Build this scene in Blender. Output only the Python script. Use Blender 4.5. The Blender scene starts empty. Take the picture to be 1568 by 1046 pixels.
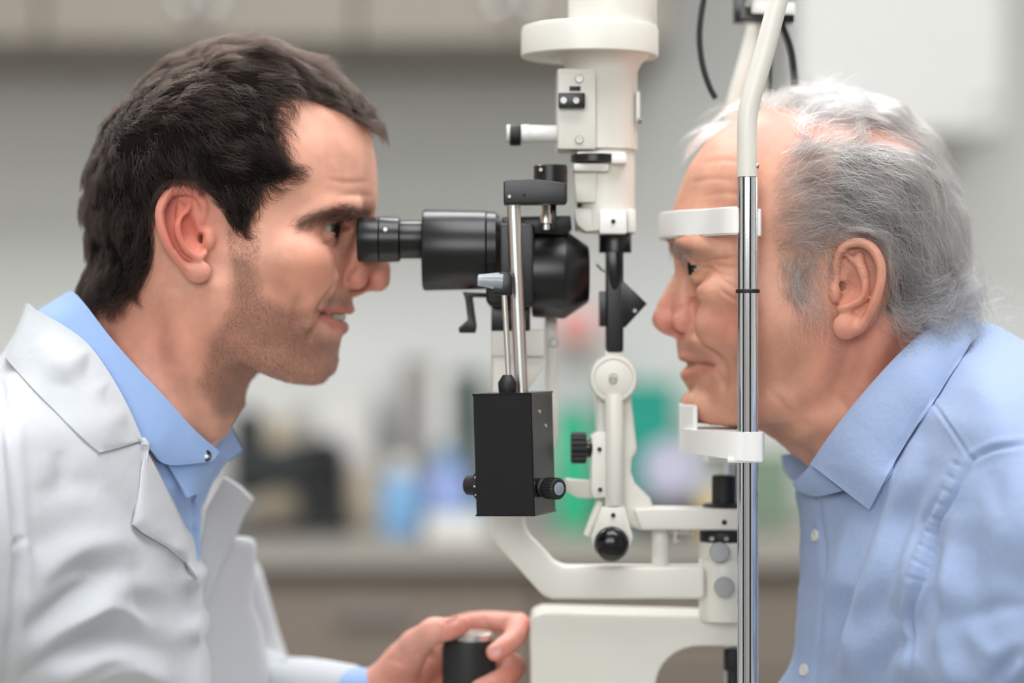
import bpy, bmesh, math, random
import numpy as np
from mathutils import Vector, Matrix

random.seed(7); RNG = np.random.default_rng(7)
SC = bpy.context.scene
COL = SC.collection

# ------------------------------------------------------------------ camera, world, lights, exposure
FPX = 3702.0                    # focal length in pixels of the 1568 wide frame (85 mm)
CAMD = 1.65                     # distance camera - mid plane of the two heads
S = CAMD / FPX                  # metres per pixel on that plane
EYE = 1.22                      # camera height
cd = bpy.data.cameras.new('camera'); cam = bpy.data.objects.new('camera', cd); COL.objects.link(cam)
cam.location = (0, -CAMD, EYE); cam.rotation_euler = (math.pi/2, 0, 0)
cd.lens = 85.0; cd.sensor_width = 36.0; cd.clip_start = 0.05; cd.clip_end = 60
cd.dof.use_dof = True; cd.dof.focus_distance = 1.555; cd.dof.aperture_fstop = 2.1; cd.dof.aperture_blades = 0
SC.camera = cam
SC.view_settings.view_transform = 'Standard'; SC.view_settings.look = 'None'
SC.view_settings.exposure = 0.0; SC.view_settings.gamma = 1.0; SC.view_settings.use_curve_mapping = False
try:
    SC.cycles.use_denoising = True
    SC.cycles.max_bounces = 8
    SC.cycles.sample_clamp_indirect = 6
except Exception: pass
wd = bpy.data.worlds.new('world'); SC.world = wd; wd.use_nodes = True
wd.node_tree.nodes['Background'].inputs[0].default_value = (0.93, 0.97, 1.0, 1)
wd.node_tree.nodes['Background'].inputs[1].default_value = 0.5

def area_light(name, loc, target, sx, sy, power, col=(1, 1, 1)):
    l = bpy.data.lights.new(name, 'AREA'); l.shape = 'RECTANGLE'; l.size = sx; l.size_y = sy
    l.energy = power; l.color = col
    o = bpy.data.objects.new(name, l); COL.objects.link(o); o.location = loc
    o.rotation_euler = (Vector(target) - Vector(loc)).to_track_quat('-Z', 'Y').to_euler()
    return o
area_light('front_key_light', (-0.5, -3.2, 2.2), (0, 0, 1.2), 2.4, 1.4, 57, (0.975, 0.985, 1.0))  # unseen soft key from above, behind the camera
area_light('ceiling_light', (0.2, -0.5, 2.62), (0.2, -0.5, 0), 1.5, 1.0, 30, (0.97, 0.985, 1.0))
area_light('ceiling_light_rear', (-0.3, 0.95, 2.62), (-0.3, 0.95, 0), 2.6, 0.8, 58, (0.965, 0.985, 1.0))
area_light('wall_fill_corner', (1.35, 1.5, 2.62), (1.35, 1.5, 0), 0.9, 0.6, 9, (0.965, 0.985, 1.0))  # fill panel added out of view to brighten the wall at the right

# ------------------------------------------------------------------ helpers: space
def k_of(dy): return 1.0 + dy / FPX
def W(px, py, dy=0.0):
    """photo pixel (px,py) at depth dy (pixel units behind the head plane) -> world point"""
    k = k_of(dy)
    return Vector(((px - 784) * k * S, dy * S, EYE - (py - 523) * k * S))
def M3(P):
    """array of (x, dy, z) in mid-plane pixel space -> world"""
    P = np.asarray(P, float)
    return np.stack([(P[:, 0] - 784) * S, P[:, 1] * S, EYE - (P[:, 2] - 523) * S], 1)
def Q(px, py, dy):
    """photo pixel at depth -> mid-plane pixel space"""
    k = k_of(dy)
    return np.array([784 + (px - 784) * k, dy, 523 + (py - 523) * k])

# ------------------------------------------------------------------ helpers: materials
MATS = {}
def mat(name, col, rough=0.5, metal=0.0, bump=0.0, bscale=200.0, var=0.0, vscale=20.0, coat=0.0, trans=0.0, sheen=0.0, emit=None, spec=0.5):
    if name in MATS: return MATS[name]
    m = bpy.data.materials.new(name); m.use_nodes = True; MATS[name] = m
    nt = m.node_tree; b = nt.nodes['Principled BSDF']
    b.inputs['Base Color'].default_value = (*col, 1); b.inputs['Roughness'].default_value = rough
    b.inputs['Metallic'].default_value = metal; b.inputs['Coat Weight'].default_value = coat
    b.inputs['Transmission Weight'].default_value = trans; b.inputs['Sheen Weight'].default_value = sheen
    b.inputs['Specular IOR Level'].default_value = spec
    tc = nt.nodes.new('ShaderNodeTexCoord')
    if var:
        n = nt.nodes.new('ShaderNodeTexNoise'); n.inputs['Scale'].default_value = vscale; n.inputs['Detail'].default_value = 5
        nt.links.new(tc.outputs['Object'], n.inputs['Vector'])
        mx = nt.nodes.new('ShaderNodeMix'); mx.data_type = 'RGBA'
        mx.inputs[6].default_value = (*[c * (1 - var) for c in col], 1); mx.inputs[7].default_value = (*[min(1, c * (1 + var)) for c in col], 1)
        nt.links.new(n.outputs['Fac'], mx.inputs[0]); nt.links.new(mx.outputs[2], b.inputs['Base Color'])
    if bump:
        n = nt.nodes.new('ShaderNodeTexNoise'); n.inputs['Scale'].default_value = bscale; n.inputs['Detail'].default_value = 3
        nt.links.new(tc.outputs['Object'], n.inputs['Vector'])
        bp = nt.nodes.new('ShaderNodeBump'); bp.inputs['Strength'].default_value = bump; bp.inputs['Distance'].default_value = 0.001
        nt.links.new(n.outputs['Fac'], bp.inputs['Height']); nt.links.new(bp.outputs['Normal'], b.inputs['Normal'])
    if emit:
        b.inputs['Emission Color'].default_value = (*emit[0], 1); b.inputs['Emission Strength'].default_value = emit[1]
    return m
def lin(r, g, b):
    f = lambda c: (c / 255) / 12.92 if c / 255 <= .04045 else ((c / 255 + .055) / 1.055) ** 2.4
    return (f(r), f(g), f(b))

# ------------------------------------------------------------------ helpers: objects
def tag(o, label=None, cat=None, group=None, kind=None):
    if label: o['label'] = label
    if cat: o['category'] = cat
    if group: o['group'] = group
    if kind: o['kind'] = kind
    return o
def link_mesh(name, me, m, parent=None, smooth=True):
    if m is not None and not me.materials: me.materials.append(m)
    o = bpy.data.objects.new(name, me); COL.objects.link(o)
    if smooth and len(me.polygons): me.polygons.foreach_set('use_smooth', [True] * len(me.polygons))
    if parent is not None: o.parent = parent; o.matrix_parent_inverse = parent.matrix_world.inverted()
    return o
def empty(name, loc, label, cat, group=None):
    o = bpy.data.objects.new(name, None); COL.objects.link(o); o.location = loc; o.empty_display_size = .05
    bpy.context.view_layer.update()
    return tag(o, label, cat, group)
def np_mesh(name, V, F):
    me = bpy.data.meshes.new(name); V = np.asarray(V, np.float32)
    F = np.asarray(F, np.int32); n = F.shape[1]
    me.vertices.add(len(V)); me.vertices.foreach_set('co', V.ravel())
    me.loops.add(F.size); me.loops.foreach_set('vertex_index', F.ravel())
    me.polygons.add(len(F)); me.polygons.foreach_set('loop_start', np.arange(len(F), dtype=np.int32) * n)
    me.update(calc_edges=True); me.validate()
    return me
def set_col(me, C):
    a = me.color_attributes.new('Col', 'FLOAT_COLOR', 'POINT')
    C = np.asarray(C, np.float32)
    if C.shape[1] == 3: C = np.concatenate([C, np.ones((len(C), 1), np.float32)], 1)
    a.data.foreach_set('color', C.ravel())

class Part:
    """collects shapes into one mesh object; coordinates are photo pixels + depth"""
    def __init__(s): s.bm = bmesh.new()
    def _bev(s, geom_edges, w, seg=2):
        if w > 0: bmesh.ops.bevel(s.bm, geom=geom_edges, offset=w * S, segments=seg, profile=.6, affect='EDGES', clamp_overlap=True)
    def extr(s, poly, d0, d1, bev=2.0, seg=2, scale_at=None):
        """polygon in photo pixels (as seen at depth d0), extruded from d0 to d1"""
        k = k_of(d0 if scale_at is None else scale_at)
        pts = [((x - 784) * k * S, EYE - (y - 523) * k * S) for x, y in poly]
        bm = bmesh.new()
        a = [bm.verts.new((x, d0 * S, z)) for x, z in pts]; b = [bm.verts.new((x, d1 * S, z)) for x, z in pts]
        bm.faces.new(a); bm.faces.new(b[::-1])
        n = len(pts)
        for i in range(n): bm.faces.new((a[i], b[i], b[(i + 1) % n], a[(i + 1) % n]))
        bmesh.ops.recalc_face_normals(bm, faces=bm.faces[:])
        if bev > 0:
            bmesh.ops.bevel(bm, geom=[e for e in bm.edges if len(e.link_faces) == 2 and e.calc_face_angle() > .5], offset=bev * S, segments=seg, profile=.6, affect='EDGES', clamp_overlap=True)
        s._merge(bm); return s
    def box(s, x0, y0, x1, y1, d0, d1, bev=2.0, seg=2):
        return s.extr([(x0, y0), (x1, y0), (x1, y1), (x0, y1)], d0, d1, bev, seg)
    def lathe(s, c, axis, prof, n=32, k=1.0):
        """prof: list of (t along axis, radius) in pixel units from centre c=(px,py,dy); axis in world"""
        o = W(*c); ax = Vector(axis).normalized(); q = ax.to_track_quat('Z', 'Y').to_matrix()
        bm = bmesh.new(); rings = []
        kk = k_of(c[2]) * S * k
        for t, r in prof:
            if r <= 0: rings.append([bm.verts.new(o + ax * t * kk)])
            else: rings.append([bm.verts.new(o + q @ Vector((math.cos(2 * math.pi * i / n) * r * kk, math.sin(2 * math.pi * i / n) * r * kk, t * kk))) for i in range(n)])
        for A, B in zip(rings, rings[1:]):
            for i in range(n):
                j = (i + 1) % n
                if len(A) == 1 and len(B) == 1: continue
                if len(A) == 1: bm.faces.new((A[0], B[i], B[j]))
                elif len(B) == 1: bm.faces.new((A[i], B[0], A[j]))
                else: bm.faces.new((A[i], B[i], B[j], A[j]))
        if len(rings[0]) > 1: bm.faces.new(rings[0])
        if len(rings[-1]) > 1: bm.faces.new(rings[-1])
        bmesh.ops.recalc_face_normals(bm, faces=bm.faces[:])
        s._merge(bm); return s
    def cyl(s, c, axis, length, r, bev=1.5, n=32, r2=None):
        r2 = r if r2 is None else r2; h = length / 2
        return s.lathe(c, axis, [(-h, r - bev), (-h + bev * .3, r - bev * .3), (-h + bev, r), (h - bev, r2), (h - bev * .3, r2 - bev * .3), (h, r2 - bev)] if bev > 0 else [(-h, r), (h, r2)], n)
    def tube(s, pts, r, n=12, sub=8, closed_ends=True, flat=1.0):
        """smooth tube through world points"""
        P = catmull3([tuple(p) for p in pts], sub) if sub > 1 else np.array([tuple(p) for p in pts])
        rr = np.interp(np.linspace(0, 1, len(P)), np.linspace(0, 1, len(r)), r) if hasattr(r, '__len__') else np.full(len(P), r)
        T = np.gradient(P, axis=0); T /= np.linalg.norm(T, axis=1)[:, None] + 1e-12
        up = Vector((0, 1, 0)) if abs(T[0][1]) < .8 else Vector((1, 0, 0))
        bm = bmesh.new(); rings = []
        for p, t, q in zip(P, T, rr):
            t = Vector(t); a = t.cross(up).normalized(); b = a.cross(t).normalized(); up = b
            rings.append([bm.verts.new(Vector(p) + (a * math.cos(2 * math.pi * i / n) + b * flat * math.sin(2 * math.pi * i / n)) * q) for i in range(n)])
        for A, B in zip(rings, rings[1:]):
            for i in range(n): bm.faces.new((A[i], A[(i + 1) % n], B[(i + 1) % n], B[i]))
        bm.faces.new(rings[0]); bm.faces.new(rings[-1])
        bmesh.ops.recalc_face_normals(bm, faces=bm.faces[:])
        s._merge(bm); return s
    def ball(s, c, r, sc=(1, 1, 1), seg=24):
        bm = bmesh.new(); bmesh.ops.create_uvsphere(bm, u_segments=seg, v_segments=seg // 2, radius=r * S * k_of(c[2]))
        bmesh.ops.transform(bm, matrix=Matrix.Translation(W(*c)) @ Matrix.Diagonal((*sc, 1)), verts=bm.verts)
        s._merge(bm); return s
    def _merge(s, bm):
        me = bpy.data.meshes.new('tmp'); bm.to_mesh(me); bm.free(); s.bm.from_mesh(me); bpy.data.meshes.remove(me)
    def rotate(s, c, axis, ang):
        bmesh.ops.rotate(s.bm, cent=W(*c), matrix=Matrix.Rotation(ang, 3, axis), verts=s.bm.verts); return s
    def build(s, name, m, parent=None, label=None, angle=35):
        me = bpy.data.meshes.new(name); s.bm.to_mesh(me); s.bm.free()
        o = link_mesh(name, me, m, parent)
        me.set_sharp_from_angle(angle=math.radians(angle))
        if label: o['label'] = label
        return o

def catmull3(pts, sub=8):
    P = np.array(pts, float); P = np.vstack([2 * P[0] - P[1], P, 2 * P[-1] - P[-2]]); out = []
    for i in range(1, len(P) - 2):
        p0, p1, p2, p3 = P[i - 1:i + 3]
        for t in np.arange(sub) / sub:
            out.append(.5 * (2 * p1 + (p2 - p0) * t + (2 * p0 - 5 * p1 + 4 * p2 - p3) * t * t + (3 * p1 - p0 - 3 * p2 + p3) * t ** 3))
    out.append(P[-2]); return np.array(out)
def closed_spline(pts, sub=6):
    P = np.array(pts, float); n = len(P); out = []
    for i in range(n):
        p0, p1, p2, p3 = P[i - 1], P[i], P[(i + 1) % n], P[(i + 2) % n]
        for t in np.arange(sub) / sub:
            out.append(.5 * (2 * p1 + (p2 - p0) * t + (2 * p0 - 5 * p1 + 4 * p2 - p3) * t * t + (3 * p1 - p0 - 3 * p2 + p3) * t ** 3))
    return np.array(out)
# ------------------------------------------------------------------ helpers: implicit modelling (pixel space x, dy, z-down)
class TPS:
    def __init__(s, P, v, lam=1e-4):
        s.c = np.asarray(P, float)[:, :2] / 100; n = len(s.c)
        A = np.zeros((n + 3, n + 3)); A[:n, :n] = s.U(s.c[:, None, :] - s.c[None]) + lam * np.eye(n)
        A[:n, n] = 1; A[:n, n + 1:] = s.c; A[n:, :n] = A[:n, n:].T
        s.w = np.linalg.solve(A, np.concatenate([np.asarray(v, float), np.zeros(3)]))
    @staticmethod
    def U(d):
        r2 = (d * d).sum(-1); return .5 * r2 * np.log(r2 + 1e-12)
    def __call__(s, x, z):
        sh = np.broadcast(x, z).shape
        p = np.stack([np.broadcast_to(x, sh).ravel(), np.broadcast_to(z, sh).ravel()], 1) / 100
        out = np.empty(len(p)); n = len(s.c)
        for i in range(0, len(p), 20000):
            q = p[i:i + 20000]
            out[i:i + 20000] = s.U(q[:, None] - s.c[None]) @ s.w[:n] + s.w[n] + q @ s.w[n + 1:]
        return out.reshape(sh)

class Vol:
    """signed-distance-like grid; half=True keeps y>=0 only and mirrors on extraction"""
    def __init__(s, x0, x1, y0, y1, z0, z1, h, half=False):
        s.h = h; s.half = half
        if half: y0 = 0
        s.x = np.arange(x0, x1 + h, h, dtype=np.float32); s.y = np.arange(y0, y1 + h, h, dtype=np.float32); s.z = np.arange(z0, z1 + h, h, dtype=np.float32)
        s.F = np.full((len(s.x), len(s.y), len(s.z)), 60, np.float32)
    def sl(s, lo, hi):
        r = []
        for a, l, u in zip((s.x, s.y, s.z), lo, hi):
            i = int(np.searchsorted(a, l)); j = int(np.searchsorted(a, u)); r.append(slice(i, max(j, i)))
        return tuple(r)
    def grid(s, q): return s.x[q[0]][:, None, None], s.y[q[1]][None, :, None], s.z[q[2]][None, None, :]
    def smin(s, q, d, k):
        F = s.F[q]
        if k <= 0: np.minimum(F, d, out=F); return
        hh = np.clip(.5 + .5 * (F - d) / k, 0, 1); s.F[q] = F + (d - F) * hh - k * hh * (1 - hh)
    def smax(s, q, d, k):          # subtract: d is distance of the cutter
        F = s.F[q]; e = -d
        if k <= 0: np.maximum(F, e, out=F); return
        hh = np.clip(.5 - .5 * (F - e) / k, 0, 1); s.F[q] = F + (e - F) * hh + k * hh * (1 - hh)
    def ell(s, c, r, k=10, cut=False, rot=None):
        c = np.asarray(c, float); r = np.asarray(r, float); R = r.max() if rot is not None else r
        q = s.sl(c - R - k - 4, c + R + k + 4); X, Y, Z = s.grid(q); X = X - c[0]; Y = Y - c[1]; Z = Z - c[2]
        if rot is not None:            # rot = (angle in the x-z plane, angle in the x-y plane)
            a, b = rot; ca, sa = math.cos(a), math.sin(a)
            X, Z = X * ca + Z * sa, -X * sa + Z * ca
            cb, sb = math.cos(b), math.sin(b); X, Y = X * cb + Y * sb, -X * sb + Y * cb
        k0 = np.sqrt((X / r[0]) ** 2 + (Y / r[1]) ** 2 + (Z / r[2]) ** 2); k1 = np.sqrt((X / r[0] ** 2) ** 2 + (Y / r[1] ** 2) ** 2 + (Z / r[2] ** 2) ** 2)
        d = (k0 * (k0 - 1) / (k1 + 1e-9)).astype(np.float32)
        (s.smax if cut else s.smin)(q, d, k)
    def chain(s, pts, rad, k=6, cut=False, sub=1):
        P = np.array(pts, float); rad = np.broadcast_to(np.asarray(rad, float), (len(P),))
        if sub > 1:
            rad = np.interp(np.linspace(0, len(P) - 1, (len(P) - 1) * sub + 1), np.arange(len(P)), rad); P = catmull3(P, sub)
        lo = (P - rad[:, None]).min(0) - k - 4; hi = (P + rad[:, None]).max(0) + k + 4
        q = s.sl(lo, hi); X, Y, Z = s.grid(q); best = None
        for a, b, ra, rb in zip(P, P[1:], rad, rad[1:]):
            ab = b - a; L = (ab * ab).sum() + 1e-9
            t = np.clip(((X - a[0]) * ab[0] + (Y - a[1]) * ab[1] + (Z - a[2]) * ab[2]) / L, 0, 1)
            d = np.sqrt((X - a[0] - t * ab[0]) ** 2 + (Y - a[1] - t * ab[1]) ** 2 + (Z - a[2] - t * ab[2]) ** 2) - (ra + (rb - ra) * t)
            best = d if best is None else np.minimum(best, d)
        (s.smax if cut else s.smin)(q, best.astype(np.float32), k)
    def full(s):
        if not s.half: return s.F, s.x, s.y, s.z
        return np.concatenate([s.F[:, :0:-1], s.F], 1), s.x, np.concatenate([-s.y[:0:-1], s.y]), s.z
    def sample(s, P):
        """trilinear value at points (x, dy, z)"""
        P = np.asarray(P, np.float32); y = np.abs(P[:, 1]) if s.half else P[:, 1]
        i = []; f = []
        for a, v in zip((s.x, s.y, s.z), (P[:, 0], y, P[:, 2])):
            u = np.clip((v - a[0]) / s.h, 0, len(a) - 1.001); ii = u.astype(int); i.append(ii); f.append(u - ii)
        o = 0
        for dx in (0, 1):
            for dy in (0, 1):
                for dz in (0, 1):
                    w = (f[0] if dx else 1 - f[0]) * (f[1] if dy else 1 - f[1]) * (f[2] if dz else 1 - f[2])
                    o = o + w * s.F[i[0] + dx, i[1] + dy, i[2] + dz]
        return o
    def grad(s, P, e=3.0):
        g = np.stack([s.sample(P + np.eye(3)[a] * e) - s.sample(P - np.eye(3)[a] * e) for a in range(3)], 1)
        return g / (np.linalg.norm(g, axis=1)[:, None] + 1e-9)
    def mesh(s, smooth=2): return surface_net(*s.full(), s.h, smooth)

def surface_net(F, gx, gy, gz, h, smooth=2):
    neg = F < 0
    c = np.zeros(tuple(n - 1 for n in F.shape), np.int8)
    for dx in (0, 1):
        for dy in (0, 1):
            for dz in (0, 1):
                c += neg[dx:F.shape[0] - 1 + dx, dy:F.shape[1] - 1 + dy, dz:F.shape[2] - 1 + dz]
    act = (c > 0) & (c < 8); I = np.argwhere(act); idx = np.full(c.shape, -1, np.int32); idx[act] = np.arange(len(I))
    cor = {}
    for dx in (0, 1):
        for dy in (0, 1):
            for dz in (0, 1): cor[dx, dy, dz] = F[I[:, 0] + dx, I[:, 1] + dy, I[:, 2] + dz]
    acc = np.zeros((len(I), 3)); cnt = np.zeros(len(I))
    for a in cor:
        for ax in range(3):
            if a[ax]: continue
            b = list(a); b[ax] = 1; b = tuple(b); fa, fb = cor[a], cor[b]
            m = (fa < 0) != (fb < 0); t = np.where(m, fa / np.where(m, fa - fb, 1), 0)
            for j in range(3): acc[:, j] += m * (a[j] + (t if j == ax else 0))
            cnt += m
    V = (I + acc / cnt[:, None]) * h + np.array([gx[0], gy[0], gz[0]])
    Fs = []
    for ax in range(3):
        n0 = neg; s0 = [slice(None)] * 3; s1 = [slice(None)] * 3; s0[ax] = slice(0, -1); s1[ax] = slice(1, None)
        ch = neg[tuple(s0)] != neg[tuple(s1)]
        E = np.argwhere(ch); o = [a for a in range(3) if a != ax]
        ok = (E[:, o[0]] > 0) & (E[:, o[1]] > 0) & (E[:, o[0]] < F.shape[o[0]] - 1) & (E[:, o[1]] < F.shape[o[1]] - 1); E = E[ok]
        def cell(u, v):
            e = E.copy(); e[:, o[0]] -= u; e[:, o[1]] -= v; return idx[e[:, 0], e[:, 1], e[:, 2]]
        quad = np.stack([cell(0, 0), cell(1, 0), cell(1, 1), cell(0, 1)], 1)
        fl = neg[E[:, 0], E[:, 1], E[:, 2]]
        if ax == 1: fl = ~fl
        # z axis is flipped when mapped to world, so orientation flips once
        quad = np.where(fl[:, None], quad[:, ::-1], quad); Fs.append(quad)
    Q4 = np.concatenate(Fs)
    for _ in range(smooth):
        A = np.zeros_like(V); n = np.zeros(len(V))
        for a, b in ((0, 1), (1, 2), (2, 3), (3, 0)):
            np.add.at(A, Q4[:, a], V[Q4[:, b]]); np.add.at(n, Q4[:, a], 1)
            np.add.at(A, Q4[:, b], V[Q4[:, a]]); np.add.at(n, Q4[:, b], 1)
        V = V * .5 + .5 * A / np.maximum(n, 1)[:, None]
    return V, Q4
def vnormals(V, F):
    n = np.cross(V[F[:, 2]] - V[F[:, 0]], V[F[:, 3]] - V[F[:, 1]]); N = np.zeros_like(V)
    for j in range(4): np.add.at(N, F[:, j], n)
    return N / (np.linalg.norm(N, axis=1)[:, None] + 1e-9)

def img(P):
    """pixel-space points (x,dy,z) -> photo pixel where the camera sees them (near side: dy<0); |dy| mirrored to the near side"""
    k = 1 - np.abs(P[:, 1]) / FPX
    return np.stack([784 + (P[:, 0] - 784) / k, 523 + (P[:, 2] - 523) / k], 1)
def seg_dist(p, line):
    line = np.array(line, float); d = np.full(len(p), 1e9); tt = np.zeros(len(p)); n = len(line) - 1
    for i, (a, b) in enumerate(zip(line, line[1:])):
        ab = b - a; t = np.clip(((p - a) @ ab) / ((ab @ ab) + 1e-9), 0, 1); e = np.linalg.norm(p - a - t[:, None] * ab, axis=1)
        m = e < d; d[m] = e[m]; tt[m] = (i + t[m]) / n
    return d, tt
def blob(p, c, r, ang=0.0):
    q = p - np.array(c, float); ca, sa = math.cos(ang), math.sin(ang)
    u = q[:, 0] * ca + q[:, 1] * sa; v = -q[:, 0] * sa + q[:, 1] * ca
    return np.exp(-(u / r[0]) ** 2 - (v / r[1]) ** 2)
def in_poly(p, poly):
    poly = np.array(poly, float); r = np.zeros(len(p), bool); x, y = p[:, 0], p[:, 1]
    for (x1, y1), (x2, y2) in zip(poly, np.roll(poly, -1, 0)):
        c = ((y1 > y) != (y2 > y)); r ^= c & (x < (x2 - x1) * (y - y1) / (y2 - y1 + 1e-12) + x1)
    return r
def poly_sd(p, poly):
    d, _ = seg_dist(p, list(poly) + [poly[0]]); return np.where(in_poly(p, poly), -d, d)
def smooth01(x): x = np.clip(x, 0, 1); return x * x * (3 - 2 * x)

def base_volume(v, outline, inner, extra=()):
    """f = dy^2 - E(x,z): outline points (x,z,R) where E = 0 and R the horizontal rounding radius, inner points (px,py,D) half depth D"""
    out = np.array(outline, float); sp = closed_spline(out, 3); xy = sp[:, :2]
    t = np.roll(xy, -1, 0) - np.roll(xy, 1, 0); nrm = np.stack([t[:, 1], -t[:, 0]], 1); nrm /= np.linalg.norm(nrm, axis=1)[:, None]
    area = .5 * np.sum(xy[:, 0] * np.roll(xy[:, 1], -1) - np.roll(xy[:, 0], -1) * xy[:, 1])
    if area < 0: nrm = -nrm            # nrm outward
    P, E = [], []
    for (x, z, R), n in zip(sp, nrm):
        P.append((x, z)); E.append(0)
        P.append((x + n[0] * 14, z + n[1] * 14)); E.append(-2 * R * 14)
        P.append((x + n[0] * 60, z + n[1] * 60)); E.append(-2 * R * 60)
        P.append((x - n[0] * 8, z - n[1] * 8)); E.append(2 * R * 8 - 64)
    for px, py, D in inner:
        q = Q(px, py, -D); P.append((q[0], q[2])); E.append(D * D)
    tps = TPS(P, E, 2e-3)
    X, Z = np.meshgrid(v.x, v.z, indexing='ij'); E = tps(X, Z).astype(np.float32)
    gx, gz = np.gradient(E, v.h)
    f = v.y[None, :, None] ** 2 - E[:, None, :]
    g = np.sqrt(4 * v.y[None, :, None] ** 2 + (gx ** 2 + gz ** 2)[:, None, :]) + 8
    v.F = (f / g).astype(np.float32); v.F = np.clip(v.F, -60, 60); v.E = E
    return tps
# ------------------------------------------------------------------ the room
m_wall = mat('wall_paint', lin(212, 212, 209), .7, var=.015, vscale=3, bump=.08, bscale=300)
m_ceil = mat('ceiling_paint', lin(232, 232, 228), .8)
m_floor = mat('floor_vinyl', lin(150, 146, 138), .45, var=.06, vscale=6)
m_cab = mat('cabinet_laminate', lin(132, 124, 113), .45, var=.03, vscale=8)
m_cabw = mat('cabinet_white', lin(204, 203, 200), .5)
m_lamin = mat('counter_laminate', lin(156, 150, 142), .35, var=.05, vscale=30)
m_base = mat('base_cabinet', lin(124, 113, 103), .45, var=.04, vscale=9)
def room_box(name, lo, hi, m, kind='structure', parent=None):
    bm = bmesh.new(); bmesh.ops.create_cube(bm, size=1)
    bmesh.ops.transform(bm, matrix=Matrix.Translation([(a + b) / 2 for a, b in zip(lo, hi)]) @ Matrix.Diagonal([b - a for a, b in zip(lo, hi)] + [1]), verts=bm.verts)
    bmesh.ops.bevel(bm, geom=bm.edges[:], offset=min(.003, min(b - a for a, b in zip(lo, hi)) * .2), segments=1, affect='EDGES')
    me = bpy.data.meshes.new(name); bm.to_mesh(me); bm.free()
    o = link_mesh(name, me, m, parent, smooth=False)
    if kind and parent is None: o['kind'] = kind
    return o
XL, XR, YF, YB, ZC = -2.6, 2.4, -3.7, 2.8, 2.7
room_box('floor', (XL - .1, YF - .1, -.1), (XR + .1, YB + .1, 0), m_floor)
room_box('ceiling', (XL - .1, YF - .1, ZC), (XR + .1, YB + .1, ZC + .1), m_ceil)
room_box('wall_back', (XL - .1, YB, 0), (XR + .1, YB + .1, ZC), m_wall)
room_box('wall_left', (XL - .1, YF, 0), (XL, YB, ZC), m_wall)
room_box('wall_right', (XR, YF, 0), (XR + .1, YB, ZC), m_wall)
room_box('wall_front', (XL - .1, YF - .1, 0), (XR + .1, YF, ZC), m_wall)
room_box('baseboard_back', (XL, YB - .015, 0), (XR, YB, .1), m_cabw)

def X_at(px, Y): return (px - 784) * (CAMD + Y) / FPX
def Z_at(py, Y): return EYE - (py - 523) * (CAMD + Y) / FPX
m_steel = mat('brushed_steel', lin(190, 190, 188), .3, 1.0)
def wall_cabinet(name, x0, x1, z0, z1, yf, ndoor, m, label, knob=True, group=None):
    t = empty(name, ((x0 + x1) / 2, (yf + YB) / 2, z0), label, 'cabinet', group)
    room_box('carcass', (x0, yf + .02, z0), (x1, YB - .001, z1), m, None, t)
    w = (x1 - x0) / ndoor
    for i in range(ndoor):
        d = room_box('door', (x0 + i * w + .003, yf, z0 + .004), (x0 + (i + 1) * w - .003, yf + .0195, z1 - .004), m, None, t)
        if knob:
            p = Part(); p.lathe((0, 0, 0), (0, -1, 0), [(0, 10), (18, 10), (22, 24), (40, 24), (44, 18)], 16)
            me_c = Vector((x0 + (i + (.9 if i % 2 == 0 else .1)) * w, yf, z0 + .06)) - W(0, 0, 0)
            bmesh.ops.translate(p.bm, vec=me_c, verts=p.bm.verts); p.build('knob', m_steel, d)
    return t
# upper cabinets: three units left, one white unit right
ux0, ux1 = X_at(-420, 2.28), X_at(1028, 2.28); zc0 = 1.705; uw = (ux1 - ux0) / 3
for i, lab in enumerate(('beige wall cabinet above and behind the doctor, nearest the left wall', 'middle beige wall cabinet above the dark bench instrument', 'beige wall cabinet right behind the lamp housing of the slit lamp')):
    wall_cabinet('wall_cabinet', ux0 + i * uw + .001, ux0 + (i + 1) * uw - .001, zc0, 2.42, 2.28, 2, m_cab, lab, True, 'beige wall cabinets')
wall_cabinet('wall_cabinet', X_at(1215, 2.4), X_at(1540, 2.4), Z_at(206, 2.4), 2.3, 2.4, 1, m_cabw, "white wall cabinet high on the wall behind the grey-haired patient", True)
# base cabinets with drawers, worktop
bx0, bx1, by, bz = XL + .01, X_at(1330, 2.2), 2.22, .86; nb = 6; bw = (bx1 - bx0) / nb
places = ['at the left wall end of the counter', 'second from the left wall', "behind the doctor's back, third from the left wall", 'under the dark bench instrument', 'under the blue bottles', "behind the instrument base, at the counter's right end"]
for i in range(nb):
    x0, x1 = bx0 + i * bw + .001, bx0 + (i + 1) * bw - .001
    t = empty('base_cabinet', ((x0 + x1) / 2, 2.5, 0), 'taupe base cabinet with drawer and door, ' + places[i], 'cabinet', 'base cabinets under the counter')
    room_box('carcass', (x0, by + .02, .08), (x1, YB - .02, bz), m_base, None, t)
    room_box('plinth', (x0, by + .06, 0), (x1, YB - .02, .08), m_base, None, t)
    for nm, za, zb in (('drawer', .68, bz - .03), ('door', .085, .675)):
        d = room_box(nm, (x0 + .004, by, za), (x1 - .004, by + .0195, zb), m_base, None, t)
        zz = zb - .045
        room_box('handle', ((x0 + x1) / 2 - .06, by - .022, zz - .005), ((x0 + x1) / 2 + .06, by - .0005, zz + .005), m_steel, None, d)
wt = room_box('worktop', (bx0, by - .03, bz + .0005), (bx1 + .01, YB - .001, .90), m_lamin, None); tag(wt, 'long pale grey laminate worktop along the back wall', 'worktop')

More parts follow.
